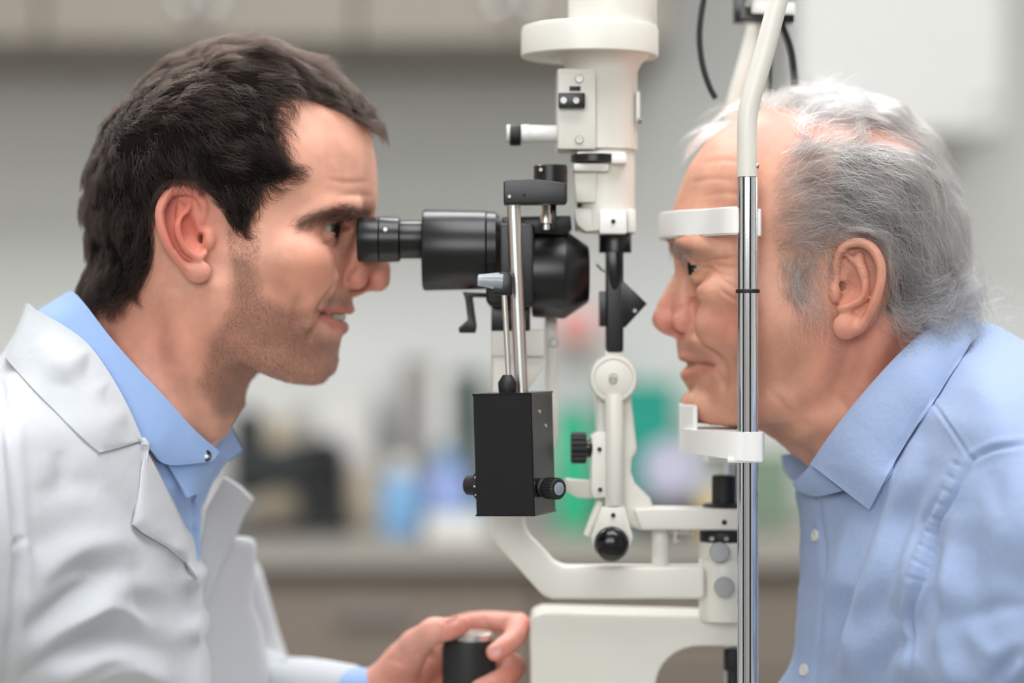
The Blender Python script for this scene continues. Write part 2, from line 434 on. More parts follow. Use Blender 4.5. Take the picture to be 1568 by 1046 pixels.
# ------------------------------------------------------------------ things on the counter (far out of focus)
CT = .9005
def counter_box(name, x0, x1, ytop, Y, depth, m, label, cat, extra=None, lid=None):
    a, b = X_at(x0, Y), X_at(x1, Y); zt = Z_at(ytop, Y)
    t = empty(name, ((a + b) / 2, Y + depth / 2, CT), label, cat)
    room_box('body', (a, Y, CT), (b, Y + depth, zt), m, None, t)
    if lid: room_box('lid' if lid[1] == 'lid' else lid[1], (a - .003, Y - .003, zt + .0002), (b + .003, Y + depth + .003, zt + lid[2]), lid[0], None, t)
    return t
def bottle(name, px, ytop, Y, r, m, label, cat='bottle', mcap=None, neck=.45):
    zt = Z_at(ytop, Y); h = (zt - CT) / S; x = X_at(px, Y); rr = r / S
    t = empty(name, (x, Y, CT), label, cat)
    def lt(nm, prof, mm):
        p = Part(); p.lathe((784, 523, 0), (0, 0, 1), prof, 28)
        bmesh.ops.translate(p.bm, vec=Vector((x, Y, CT)) - W(784, 523, 0), verts=p.bm.verts); p.build(nm, mm, t)
    lt('body', [(0, rr * .92), (h * .02, rr), (h * .62, rr), (h * .72, rr * .8), (h * .78, rr * neck), (h * .84, rr * neck)], m)
    lt('cap', [(h * .8, rr * (neck + .1)), (h * .99, rr * (neck + .08)), (h, rr * neck)], mcap or m)
    return t
m_dk = mat('dark_plastic', lin(22, 28, 30), .5); m_bk2 = mat('black_bench', lin(12, 13, 15), .4)
m_paper = mat('white_card', lin(228, 226, 222), .6); m_beige = mat('beige_card', lin(206, 190, 168), .6)
m_gr = mat('grey_file', lin(140, 136, 132), .5); m_dgr = mat('green_file', lin(64, 78, 70), .5)
m_blue = mat('blue_plastic', lin(120, 165, 205), .3); m_blue2 = mat('lilac_plastic', lin(150, 165, 215), .3)
m_teal = mat('teal_plastic', lin(10, 150, 132), .4); m_teal2 = mat('green_plastic', lin(30, 180, 130), .4)
m_yel = mat('yellow_card', lin(222, 190, 100), .5); m_pink = mat('pink_card', lin(235, 130, 120), .5)
m_lav = mat('pale_roll', lin(186, 184, 204), .6)
def Wb(px, py, Y): return Vector((X_at(px, Y), Y, Z_at(py, Y)))
def to_pix(Y): return Y / S
# dark bench instrument with an arched arm
Yb = 2.36
ti = empty('bench_instrument', Wb(450, 826, Yb), "dark bench instrument with arched arm on the counter behind the doctor's chin", 'instrument')
p = Part(); d = to_pix(Yb)
p.extr([(352, 640), (372, 622), (398, 640), (404, 690), (470, 676), (512, 672), (526, 700), (528, 742), (526, 808), (462, 808), (458, 756), (420, 752), (380, 766), (350, 768)], d, d + 240, 20, 3).build('arm', m_dk, ti)
p = Part(); p.extr([(336, 800), (530, 800), (536, 817), (330, 817)], d - 60, d + 300, 12, 2).build('base', m_bk2, ti)
p = Part(); p.lathe((497, 690, d - 4), (0, -1, 0), [(0, 22), (60, 22), (66, 16)], 20).build('eyepiece', m_bk2, ti)
counter_box('storage_box', 384, 446, 640, 2.6, .14, m_beige, 'beige cardboard box standing behind the dark bench instrument', 'box', lid=(m_paper, 'lid', .02))
counter_box('storage_box', 486, 572, 622, 2.64, .12, m_paper, 'white cardboard box against the wall beside the dark bench instrument', 'box', lid=(m_paper, 'lid', .02))
for (x0, x1, yt, mm, lab) in ((612, 662, 552, m_gr, 'grey box file, left one of the upright files on the counter'), (663, 688, 560, m_paper, 'white box file between the grey and the green upright files'), (689, 738, 572, m_dgr, 'dark green box file at the right of the upright files')):
    t = counter_box('box_file', x0, x1, yt, 2.5, .24, mm, lab, 'file'); t['group'] = 'upright box files on the counter'
    p = Part(); c = Wb((x0 + x1) / 2, 690, 2.5); p.lathe((784, 523, 0), (0, -1, 0), [(0, 26), (4, 26), (4, 16), (-1, 16)], 16); bmesh.ops.translate(p.bm, vec=c - W(784, 523, 0), verts=p.bm.verts); p.build('finger_hole', m_steel, t)
bottle('cup', 556, 692, 2.56, .03, m_beige, 'beige cup standing between the dark bench instrument and blue bottle', 'cup', m_paper, .8)
bottle('squeeze_bottle', 612, 702, 2.34, .034, m_blue, 'light blue bottle on the counter beside the beige cup', 'bottle', m_paper)
bottle('squeeze_bottle', 684, 690, 2.44, .04, m_blue2, 'lilac blue bottle in front of the upright box files', 'bottle', m_blue)
counter_box('instrument_tray', 652, 745, 786, 2.25, .12, m_paper, 'low white tray on the counter beside the blue bottles', 'tray', lid=(m_blue, 'rim', .008))
counter_box('storage_box', 930, 1034, 604, 2.6, .16, m_teal, 'teal storage box on the counter between the lamp arm and the chin rest', 'box', lid=(m_teal, 'lid', .02))
counter_box('storage_box', 852, 906, 640, 2.5, .16, m_teal2, 'bright green storage box on the counter left of the lamp arm', 'box', lid=(m_teal, 'lid', .015))
counter_box('instrument_case', 976, 1070, 770, 2.3, .17, m_dk, 'low dark case under the pale paper roll on the counter', 'case', lid=(m_gr, 'lid', .006))
Yr = 2.38; tr = empty('paper_roll', Wb(1030, 770, Yr), 'pale paper roll lying on the dark box in front of the teal box', 'roll')
p = Part(); c = Wb(1024, 728, Yr); rr = .046 / S; c.z = Z_at(770, 2.3) + .0063 + .046; p.lathe((784, 523, 0), (0, 1, 0), [(-90, rr * .3), (-90, rr * .97), (-86, rr), (80, rr), (84, rr * .97)], 32); bmesh.ops.translate(p.bm, vec=c - W(784, 523, 0), verts=p.bm.verts); p.build('sheet_roll', m_lav, tr)
p = Part(); p.lathe((784, 523, 0), (0, 1, 0), [(-91, rr * .31), (-92, rr * .1), (-80, rr * .1)], 24); bmesh.ops.translate(p.bm, vec=c - W(784, 523, 0), verts=p.bm.verts); p.build('core', m_lav, tr)
counter_box('storage_box', 1074, 1120, 758, 2.3, .1, m_yel, 'small yellow box on the counter right of the paper roll', 'box', lid=(m_paper, 'lid', .012))
counter_box('instrument_tray', 1112, 1215, 690, 2.5, .2, mat('moss_plastic', lin(120, 140, 118), .5), 'mossy green tray stack beside the column at the counter end', 'tray', lid=(m_paper, 'rim', .01))
tg = empty('glove_box', Wb(882, 520, YB - .1), 'small pink and white glove box fixed to the wall behind the microscope', 'box')
room_box('carton', (X_at(858, 2.7), 2.7, Z_at(522, 2.7)), (X_at(908, 2.7), YB - .001, Z_at(476, 2.7)), m_pink, None, tg)
room_box('opening', (X_at(870, 2.7), 2.696, Z_at(506, 2.7)), (X_at(896, 2.7), 2.6995, Z_at(492, 2.7)), m_paper, None, tg)
# ------------------------------------------------------------------ slit lamp
m_cream = mat('cream_enamel', lin(224, 221, 212), .38, bump=.05, bscale=900, var=.02, vscale=25)
m_white = mat('white_plastic', lin(240, 239, 236), .32)
m_black = mat('black_anodised', lin(16, 16, 18), .3, bump=.04, bscale=1500)
m_rub = mat('black_rubber', lin(22, 22, 23), .55)
m_gloss = mat('black_gloss', lin(14, 14, 15), .18)
m_chrome = mat('chrome', (.82, .83, .85), .1, 1.0)
m_sat = mat('satin_steel', (.66, .64, .61), .32, 1.0)
m_scr = mat('screw_steel', (.36, .35, .33), .38, 1.0)
m_tip = mat('clear_tip', (.78, .84, .92), .15, trans=.65)
m_lens = mat('lens_glass', (.04, .05, .06), .05, coat=1.0)
m_mark = mat('white_marking', lin(235, 235, 235), .5)
TBL = .745
sl = empty('slit_lamp', (W(960, 1046, 60).x, 60 * S, TBL + .02), 'cream white slit lamp microscope standing between the two men', 'slit lamp')
lamp = Part()
lamp.lathe((938, 0, 0), (0, 0, 1), [(-52, 66), (-48, 68), (60, 68), (66, 64)], 48)
lh = lamp.build('lamp_cap', m_cream, sl)
p = Part(); p.lathe((903, 64, 0), (0, 0, 1), [(-22, 100), (-24, 103), (-22, 105), (16, 105), (22, 103), (24, 96)], 64); p.build('lamp_flange', m_cream, sl)
p = Part(); p.lathe((922, 160, 0), (0, 0, 1), [(-70, 54), (50, 54), (62, 60), (74, 72)], 48); p.box(853, 104, 912, 230, -56, 40, 5); hb = p.build('lamp_housing', m_cream, sl)
p = Part(); p.box(855, 112, 912, 228, -62, -54, 2); pl = p.build('side_plate', m_cream, hb)
def screw(c, r, parent, axis=(0, -1, 0), m=None, name='screw'):
    p = Part(); p.lathe(c, axis, [(-2, r), (2, r), (3, r * .85), (3, r * .45), (1, r * .42)], 18); return p.build(name, m or m_scr, parent)
screw((887, 121, -62), 6.5, pl); screw((887, 214, -62), 6.5, pl)
p = Part(); p.box(872, 132, 889, 139, -63.5, -60, .5).build('slot', m_rub, pl)
p = Part(); p.box(855, 142, 896, 165, -76, -62, 2); sb = p.build('selector', m_black, hb)
screw((863, 154, -76), 5, sb, m=m_mark, name='marker_dot'); screw((882, 154, -76), 5.5, sb)
p = Part(); p.cyl((826, 205, -20), (1, 0, 0), 56, 13, 2); kn = p.build('slit_knob', m_white, hb)
p = Part(); p.cyl((805, 205, -20), (1, 0, 0), 14, 14, 1.5); p.build('knob_collar', m_white, kn)
p = Part(); p.cyl((789, 207, -20), (1, 0, 0), 17, 16.5, 2); p.build('grip_ring', m_rub, kn)
p = Part(); p.cyl((779, 205, -20), (1, 0, 0), 6, 14, 2); p.build('knob_cap', m_white, kn)
p = Part(); p.box(974, 140, 980, 192, -30, 20, 1); br = p.build('side_bracket', m_cream, hb); screw((979, 186, -30), 5, br, (1, -.4, 0))
# scale wheel and column
p = Part(); p.lathe((926, 290, 0), (0, 0, 1), [(-64, 46), (50, 46), (60, 44)], 40); cb = p.build('lamp_column', m_cream, sl)
p = Part(); p.box(936, 236, 960, 250, -60, 40, 3); p.box(884, 232, 958, 237, -58, 40, 1.5); p.build('scale_mount', m_white, cb)
p = Part(); p.lathe((910, 243, -34), (0, 0, 1), [(-6, 34), (-5, 36), (5, 36), (6, 34)], 48); sw = p.build('scale_wheel', m_black, cb)
p = Part()
for i in range(12):
    a = math.radians(-150 + i * 11.5); c = Vector((910 + 37 * math.cos(a), 243, -34 + 37 * math.sin(a))); h = 4 if i % 3 == 0 else 2.5
    p.box(c.x - 1, 243 - h + 1, c.x + 1, 247, c.y - .8, c.y + 2, 0)
p.build('scale_ticks', m_mark, sw)
p = Part(); p.box(878, 250, 932, 262, -60, 40, 3).build('scale_shelf', m_cream, cb)
p = Part(); p.extr([(878, 262), (915, 262), (913, 310), (882, 310)], -48, 40, 4).build('filter_box', m_cream, cb)
p = Part(); p.box(884, 308, 890, 328, -30, -20, 1); p.box(898, 308, 903, 328, -30, -20, 1); p.build('filter_levers', m_rub, cb)
p = Part(); p.extr([(880, 318), (918, 318), (918, 355), (896, 355), (884, 345), (880, 333)], -40, 36, 4).build('elbow', m_cream, cb)
p = Part(); p.box(918, 322, 960, 358, -56, 36, 3); blk = p.build('clamp_block', m_white, cb); screw((939, 339, -57), 3.4, blk, m=m_rub, name='hole')
p = Part(); p.box(960, 320, 974, 356, -40, 30, 3).build('clamp_side', m_cream, cb)
# black prism arm
p = Part(); p.lathe((942, 371, -4), (0, 0, 1), [(-16, 25), (14, 25), (16, 24)], 32); pc = p.build('prism_collar', m_black, sl)
p = Part(); p.box(928, 380, 955, 540, -24, 16, 6, 3); pa = p.build('prism_arm', m_black, pc)
p = Part(); p.lathe((941, 408, -23), (0, -1, 0), [(-2, 10), (3, 10), (4, 8.5)], 32); bmesh.ops.scale(p.bm, vec=(1, 1, 3.6), verts=p.bm.verts, space=Matrix.Translation(-W(941, 408, -23))); p.build('facet', m_gloss, pa)
p = Part(); p.box(918, 446, 932, 500, -18, 18, 1.5).build('mirror_back', m_black, pa)
p = Part(); p.extr([(954, 430), (991, 465), (957, 502), (950, 500), (950, 436)], -24, 24, 1.5); mh = p.build('mirror_housing', m_black, pa); screw((972, 476, -24), 3.4, mh)
p = Part(); p.tube([W(914, 405, -4), W(922, 414, -8), W(932, 418, -10)], 1.8 * S, 8, 4).build('spring_wire', m_sat, pa)
# knuckle and tilt arm
p = Part(); p.box(926, 534, 954, 560, -20, 22, 4); p.lathe((939, 580, -30), (0, -1, 0), [(-40, 33), (-36, 36.5), (2, 37), (7, 35), (8, 31), (6, 30), (6, 28.5), (8, 27.5), (10, 20), (10.5, 8), (9, 7), (9, 5)], 56); kn2 = p.build('knuckle_disc', m_cream, sl)
screw((939, 582, -40), 6, kn2)
p = Part(); p.cyl((940, 690, -30), (0, 0, 1), 170, 14.5, 2); lk = p.build('tilt_rod', m_cream, sl)
p = Part(); p.extr([(912, 604), (966, 604), (976, 690), (968, 702), (966, 722), (972, 740), (996, 764), (1004, 788), (994, 806), (985, 812), (960, 806), (940, 770), (918, 768)], -14, 34, 7, 3); ta = p.build('tilt_arm', m_cream, sl)
p = Part(); p.extr([(905, 668), (916, 662), (930, 662), (930, 762), (908, 764), (905, 752)], -36, 20, 4); sp = p.build('side_rail', m_cream, ta); screw((918, 688, -36), 3.5, sp, m=m_rub, name='hole'); screw((919, 750, -36), 3.5, sp, m=m_rub, name='hole')
def knurled(c, axis, length, r, n, m, parent, name='knob', cut=.88):
    """fluted grip knob"""
    o = W(*c); ax = Vector(axis).normalized(); q = ax.to_track_quat('Z', 'Y').to_matrix(); bm = bmesh.new(); kk = S * k_of(c[2])
    prof = [(-.5, .86), (-.44, 1), (.44, 1), (.5, .86)]; N = n * 4; R = []
    for t, f in prof:
        R.append([bm.verts.new(o + q @ Vector((math.cos(2 * math.pi * i / N), math.sin(2 * math.pi * i / N), 0)) * (r * f * kk * (1 if i % 4 < 2 else cut)) + ax * (t * length * kk)) for i in range(N)])
    for A, B in zip(R, R[1:]):
        for i in range(N): bm.faces.new((A[i], A[(i + 1) % N], B[(i + 1) % N], B[i]))
    bm.faces.new(R[0]); bm.faces.new(R[-1]); bmesh.ops.recalc_face_normals(bm, faces=bm.faces[:])
    p = Part(); p._merge(bm); return p.build(name, m, parent, angle=25)
p = Part(); p.cyl((900, 686, -24), (1, 0, 0), 14, 15, 2); p.build('knob_shaft', m_gloss, ta)
knurled((886, 686, -24), (1, 0, 0), 24, 24, 16, m_rub, ta, 'width_knob')
p = Part(); p.extr([(866, 734), (908, 738), (908, 764), (884, 762), (866, 752)], -14, 24, 3).build('stop_block', m_cream, ta)
p = Part(); p.tube([W(919, 768, -24), W(908, 795, -26), W(898, 820, -28)], [6 * S, 6 * S, 5 * S], 12, 4).build('lever', m_cream, ta)
p = Part(); p.extr([(920, 776), (957, 776), (970, 822), (966, 838), (908, 838), (905, 822)], -44, 16, 5); fc = p.build('fork_clamp', m_cream, sl); screw((939, 789, -44), 3.6, fc, m=m_rub, name='hole')
p = Part(); p.lathe((936, 832, -46), (0, -1, 0), [(-2, 20), (4, 26), (12, 27), (22, 24.5), (30, 17), (33, 8), (33.5, 0)], 40).build('centring_knob', m_gloss, fc)
# horizontal lamp arm, pillar
p = Part(); p.extr([(970, 780), (1000, 778), (1134, 780), (1136, 812), (982, 812)], -30, 30, 5, 3); ha = p.build('lamp_arm', m_cream, sl); screw((1109, 800, -30), 4, ha, m=m_rub, name='hole')
p = Part(); p.cyl((1011, 842, 6), (0, 0, 1), 70, 12.5, 1.5).build('arm_post', m_cream, ha)
p = Part(); p.lathe((1034, 816, 6), (0, 0, 1), [(-14, 3), (-10, 6), (-2, 6), (2, 9), (8, 9)], 12); p.box(1026, 810, 1062, 818, 0, 14, 1); p.build('latch', m_sat, ha)
p = Part(); p.lathe((1108, 770, 14), (0, 0, 1), [(-12, 30), (-4, 32), (-1, 28), (0, 18), (40, 18), (42, 15)], 32); p.build('pivot_knob', m_rub, ha)
p = Part(); p.cyl((1108, 902, 16), (0, 0, 1), 96, 38, 3, 40); pil = p.build('pillar', m_cream, sl)
p = Part(); p.cyl((1108, 822, 16), (0, 0, 1), 18, 36, 1, 40).build('pivot_ring', m_rub, pil)
p = Part(); p.cyl((1108, 842, 16), (0, 0, 1), 26, 37.5, 1.5, 40).build('degree_ring', m_cream, pil)
for cx, cy in ((1101, 845), (1108, 898)):
    p = Part(); p.lathe((cx, cy, -26), (0, -1, 0), [(-8, 9), (0, 9), (1, 15), (10, 15.5), (12, 14)], 28).build('lock_knob', mat('grey_cap', lin(168, 168, 170), .35, .6), pil)
screw((1090, 825, -22), 4, pil); screw((1112, 825, -22), 4, pil)
# swing arm behind: goes down from the microscope and along
p = Part(); p.extr([(752, 540), (803, 540), (803, 800), (808, 818), (832, 842), (848, 860), (862, 868), (1080, 868), (1080, 918), (846, 918), (832, 914), (812, 892), (760, 836), (753, 822)], -24, 30, 9, 3); sa = p.build('swing_arm', m_cream, sl)
p = Part(); p.box(752, 505, 834, 546, -30, 34, 4).build('microscope_seat', m_cream, sa)
p = Part(); p.extr([(800, 544), (834, 544), (834, 560), (806, 600), (798, 602)], -20, 30, 3).build('seat_gusset', m_cream, sa)
p = Part(); p.extr([(834, 484), (840, 470), (848, 470), (853, 480), (856, 664), (850, 690), (836, 694)], 34, 44, 3); bp_ = p.build('side_strip', m_cream, sa); screw((848, 525, 33), 7, bp_)
# base block with arch, joystick
p = Part(); p.extr([(812, 962), (816, 944), (832, 938), (1136, 946), (1136, 990), (1078, 990), (1060, 991), (1046, 995), (1034, 1001), (1024, 1009), (1016, 1018), (1010, 1028), (1006, 1040), (1004, 1052), (1002, 1090), (812, 1090)], 10, 138, 8, 3); bs = p.build('base_block', m_cream, sl)
for cx in (855, 937):
    p = Part(); p.lathe((cx, 939, 90), (0, 0, 1), [(-6, 15), (2, 15), (3, 12)], 20).build('cover_cap', m_rub, bs)
p = Part(); p.cyl((1122, 1010, 60), (0, 0, 1), 34, 14, 3); p.cyl((1122, 1046, 60), (0, 0, 1), 40, 9, 1); p.build('rail_knob', m_rub, bs)
p = Part(); p.box(640, 1090, 1180, 1160, -30, 142, 6); cs = p.build('cross_slide', m_cream, sl)
JD = 70
p = Part(); p.cyl((718, 1064, JD), (0, 0, 1), 170, 40, 2, 40); js = p.build('joystick', m_rub, cs)
p = Part(); p.lathe((722, 973, JD), (0, 0, 1), [(-8, 33), (3, 33), (5, 31), (5.5, 0)], 40).build('joystick_button', m_sat, js)
p = Part()
for i in range(40):
    a = 2 * math.pi * i / 40; cx, cy = 718 + 40 * math.cos(a), JD + 40 * math.sin(a); p.box(cx - 1.1, 990, cx + 1.1, 1140, cy - 1.1, cy + 1.1, 0)
p.build('grip_ribs', m_rub, js)
p = Part(); p.box(560, 1150, 1200, 1180, 20, 130, 4); p.box(600, 1180, 1160, 1240, 30, 120, 4); p.build('rail', m_sat, sl)
# ---- microscope
mic = empty('binocular', W(780, 420, 0), None, None); mic.parent = sl; mic.matrix_parent_inverse = sl.matrix_world.inverted()
for sgn, ED in ((-1, -66), (1, 66)):
    ep = Part(); ep.lathe((581, 367, ED), (1, 0, 0), [(-31, 27), (-33, 33), (-30, 35), (-1, 35), (0, 33.5), (1, 35), (30, 34), (32, 31)], 44); eo = ep.build('eyepiece', m_black, mic)
    p = Part(); p.lathe((549, 367, ED), (1, 0, 0), [(-1.5, 0), (1, 18), (-1, 24)], 32).build('eye_lens', m_lens, eo)
    p = Part(); p.cyl((630, 367, ED), (1, 0, 0), 42, 29, 1.5, 40).build('ocular_tube', m_black, mic)
    p = Part(); p.lathe((697, 383, ED * .82), (1, -.0, .0), [(-50, 56), (-49, 60), (-46, 62), (46, 60), (48, 58), (49, 59), (62, 58), (68, 52), (70, 40)], 56).build('prism_barrel', m_black, mic)
screw((590, 352, -100), 3.2, mic, (0, -1, .3), m_mark, 'index_dot'); 
p = Part(); p.extr([(744, 356), (752, 342), (818, 342), (818, 470), (752, 470), (744, 462)], -62, 62, 8, 3).build('magnification_body', m_black, mic)
p = Part(); p.lathe((858, 420, 0), (1, 0, 0), [(-44, 60), (-42, 66), (4, 68), (8, 67), (42, 44), (44, 40), (44, 34), (38, 30)], 56); ob = p.build('objective_cone', m_black, mic)
p = Part(); p.lathe((903, 420, 0), (1, 0, 0), [(-6, 26), (-3, 20), (-3, 0)], 32).build('objective_lens', m_lens, ob)
p = Part(); p.box(752, 466, 812, 508, -30, 30, 3).build('microscope_foot', m_black, mic)
p = Part(); p.extr([(708, 447), (752, 449), (752, 456), (724, 455), (730, 500), (728, 510), (703, 510), (702, 502), (716, 490), (712, 458)], -40, -24, 1.5).build('observer_lever', m_black, mic)
p = Part(); p.extr([(768, 332), (874, 330), (876, 352), (866, 360), (768, 356)], -40, 40, 3).build('top_plate', m_black, mic)
# ------------------------------------------------------------------ tonometer on its post
to = empty('tonometer', W(790, 598, -120), 'black box tonometer with knobs hanging on a satin steel post beside the microscope', 'tonometer')
TD = -110
p = Part(); p.extr([(771, 276), (822, 274), (868, 280), (868, 312), (771, 313)], TD - 22, TD + 22, 4, 3); ar = p.build('support_arm', m_black, to); screw((780, 301, TD - 22), 3, ar); screw((803, 299, TD - 22), 2.4, ar, m=m_rub)
p = Part(); p.lathe((843, 282, TD + 40), (0, 0, 1), [(-29, 24), (-27, 26), (27, 26), (29, 24)], 36); mk = p.build('mount_cap', m_black, to); screw((828, 260, TD + 18), 3, mk)
p = Part(); p.lathe((836, 330, TD + 40), (0, 0, 1), [(-22, 6), (-14, 6), (-12, 9), (0, 9), (4, 7), (18, 7)], 24).build('mount_pin', m_sat, to)
p = Part(); p.box(842, 312, 852, 352, TD + 44, TD + 100, 1).build('mount_block', m_black, to)
p = Part(); p.tube([W(786, 308, TD), W(792, 455, TD), W(799, 602, TD)], 10.5 * S * k_of(TD), 24, 2).build('post', m_sat, to)
p = Part(); p.extr([(755, 452), (755, 440), (766, 415), (780, 415), (785, 424), (785, 452)], TD - 34, TD - 16, 3); hd = p.build('prism_holder', m_black, to)
p = Part(); p.lathe((752, 430, TD - 26), (-1, 0, .05), [(-18, 14), (-8, 13), (12, 10), (20, 9), (21, 6), (14, 5), (10, 0)], 28).build('probe_tip', m_tip, hd)
p = Part(); p.tube([W(772, 452, TD - 25), W(776, 520, TD - 25), W(779, 580, TD - 25)], 4.4 * S * k_of(TD), 12, 2).build('feeler_arm', m_sat, to)
p = Part(); p.lathe((777, 588, TD - 25), (0, 0, 1), [(-14, 13), (-8, 14), (2, 14.5), (8, 11), (14, 7)], 24).build('lock_nut', m_rub, to)
# tilted box
bm = bmesh.new(); bmesh.ops.create_cube(bm, size=1)
kk = k_of(TD - 40) * S; R_ = Matrix.Rotation(math.radians(-1.6), 4, 'Y') @ Matrix.Rotation(math.radians(-20.5), 4, 'Z')
bc = W(788, 694, TD - 22)
bmesh.ops.transform(bm, matrix=Matrix.Translation(bc) @ R_ @ Matrix.Diagonal((95 * kk, 96 * kk, 187 * kk, 1)), verts=bm.verts)
bmesh.ops.bevel(bm, geom=bm.edges[:], offset=1.6 * S, segments=2, affect='EDGES')
p = Part(); p._merge(bm); bx = p.build('housing', m_black, to)
for u, v_ in ((.1, .34), (.38, .22)):
    c = bc + R_ @ Vector((47.8 * kk, (-.5 + .35 + u) * 96 * kk - .1 * 96 * kk, v_ * 187 * kk)); p = Part(); p.lathe((784, 523, 0), R_ @ Vector((1, 0, 0)), [(-1, 3), (1, 3), (1.4, 2)], 12); bmesh.ops.translate(p.bm, vec=c - W(784, 523, 0), verts=p.bm.verts); p.build('screw', m_sat, bx)
for z_ in (-.493, .493):
    bm = bmesh.new(); bmesh.ops.create_cube(bm, size=1); bmesh.ops.transform(bm, matrix=Matrix.Translation(bc) @ R_ @ Matrix.Translation((0, 0, z_ * 187 * kk)) @ Matrix.Diagonal((96.4 * kk, 97.4 * kk, 2.6 * kk, 1)), verts=bm.verts)
    p = Part(); p._merge(bm); p.build('cover_plate', m_gloss, bx)
ax = R_ @ Vector((1, 0, 0)); c0 = bc + ax * 47 * kk + R_ @ Vector((0, 0, -52 * kk)) + R_ @ Vector((0, -18 * kk, 0))
def at_lathe(c, axis, prof, name, m, parent, n=28):
    p = Part(); p.lathe((784, 523, 0), axis, prof, n); bmesh.ops.translate(p.bm, vec=c - W(784, 523, 0), verts=p.bm.verts); return p.build(name, m, parent)
# the shaft leans towards the viewer so the knob face shows
kx = (ax + Vector((0, -.75, -.02))).normalized()
at_lathe(c0, kx, [(-4, 14), (10, 14), (12, 12)], 'knob_base', m_rub, bx); at_lathe(c0 + kx * 12 * S, kx, [(-2, 11), (6, 11)], 'knob_collar', m_chrome, bx)
kc = c0 + kx * 28 * S
kp = knurled((784, 523, 0), tuple(kx), 26, 16, 24, m_rub, None, 'weight_knob', .93); kp.location = kc - W(784, 523, 0); bpy.context.view_layer.update(); kp.parent = bx; kp.matrix_parent_inverse = bx.matrix_world.inverted()
at_lathe(kc + kx * 12.5 * S, kx, [(-1, 9.5), (1.2, 9.5), (1.6, 7)], 'knob_face', m_sat, kp)
c1 = bc - ax * 47 * kk + R_ @ Vector((0, -20 * kk, -48 * kk))
dk = at_lathe(c1, -ax, [(-1, 22), (7, 22), (9, 20), (9, 15), (24, 14), (27, 11)], 'force_dial', m_rub, bx)
p = Part()
for i in range(10):
    a = 2 * math.pi * i / 10; u_ = R_ @ Vector((0, math.cos(a), math.sin(a))); cc = c1 - ax * 4 * S + u_ * 22 * S
    bm = bmesh.new(); bmesh.ops.create_cube(bm, size=2.2 * S); bmesh.ops.translate(bm, vec=cc, verts=bm.verts); p._merge(bm)
p.build('dial_marks', m_mark, dk)
# ------------------------------------------------------------------ head rest: two columns, forehead band, chin cup
ND = 172
hr = empty('head_rest', (W(1140, 0, 0).x, 0, TBL), 'white and chrome head rest frame holding the patient by chin and forehead', 'head rest')
m_refl_stripes = mat('chrome_painted_reflections', (.8, .81, .84), .12, 1.0)
_at = m_refl_stripes.node_tree.nodes.new('ShaderNodeAttribute'); _at.attribute_name = 'Col'; m_refl_stripes.node_tree.links.new(_at.outputs['Color'], m_refl_stripes.node_tree.nodes['Principled BSDF'].inputs['Base Color'])
XC = (1145 - 784) * k_of(-ND) + 784        # columns share this x
for sgn in (-1, 1):
    y = sgn * ND; x = (XC + (12 if sgn > 0 else 0) - 784) / k_of(y) + 784
    bm_p = Part()
    # fluted chrome column; dark groove colour paints in its reflection stripes
    N = 108; bm = bmesh.new(); R = []
    zt, zb = (272 if sgn < 0 else 290), (1575 if sgn < 0 else 1460)
    for zz in (zt, zb):
        c = W(x, zz, y); ring = []
        for i in range(N):
            a = 2 * math.pi * i / N; rr = 16.3 * S * k_of(-ND) * (1 - (.08 if i % 12 in (0, 11) else 0)); ring.append(bm.verts.new((c.x + rr * math.cos(a), c.y + rr * math.sin(a), c.z)))
        R.append(ring)
    for i in range(N): bm.faces.new((R[0][i], R[0][(i + 1) % N], R[1][(i + 1) % N], R[1][i]))
    bm.faces.new(R[0]); bm.faces.new(R[1]); bmesh.ops.recalc_face_normals(bm, faces=bm.faces[:])
    bm_p._merge(bm); co = bm_p.build('column', m_refl_stripes, hr, 'chrome column with dark reflection stripes painted into its grooves', angle=20)
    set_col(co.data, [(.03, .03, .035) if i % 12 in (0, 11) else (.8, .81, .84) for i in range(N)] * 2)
    p = Part(); p.tube([W(x - 1, 271, y), W(x - 1, 260, y), W(x - 1, 230, y), W(x - 1, 190, y), W(x + 3, 160, y), W(x + 14, 120, y), W(x + 27, 75, y), W(x + 40, 25, y), W(x + 52, -20, y), W(x + 78, -110, y)], 15.5 * S * k_of(y), 28, 6); tb = p.build('column_tube', m_cream, hr, 'cream bent tube on top of the column')
    screw((x + 14, 254, y - 4), 4, tb, (1, -.3, 0))
    p = Part(); p.lathe((x, 446, y), (0, 0, 1), [(-3.2, 17), (-2, 18.4), (2, 18.4), (3.2, 17)], 40).build('cable_tie', m_rub, co)
# forehead band: strap bulging towards the doctor
def strap(name, path, z0, z1, th, m, parent, z_lean=None):
    """vertical strap along a plan path [(x,dy)] mid-plane px; z in mid-plane px"""
    P = catmull3([(a, b, 0) for a, b in path], 8)[:, :2]; T = np.gradient(P, axis=0); T /= np.linalg.norm(T, axis=1)[:, None]; Nn = np.stack([T[:, 1], -T[:, 0]], 1)
    bm = bmesh.new(); rows = []
    for p_, n in zip(P, Nn):
        a = p_ + n * th / 2; b = p_ - n * th / 2
        rows.append([bm.verts.new(M3([(q[0], q[1], z)])[0]) for q, z in ((a, z0), (b, z0), (b, z1), (a, z1))])
    for A, B in zip(rows, rows[1:]):
        for i in range(4): bm.faces.new((A[i], A[(i + 1) % 4], B[(i + 1) % 4], B[i]))
    bm.faces.new(rows[0]); bm.faces.new(rows[-1]); bmesh.ops.recalc_face_normals(bm, faces=bm.faces[:])
    bmesh.ops.bevel(bm, geom=[e for e in bm.edges if len(e.link_faces) == 2 and e.calc_face_angle() > .8], offset=2.5 * S, segments=2, affect='EDGES', clamp_overlap=True)
    p = Part(); p._merge(bm); return p.build(name, m, parent)
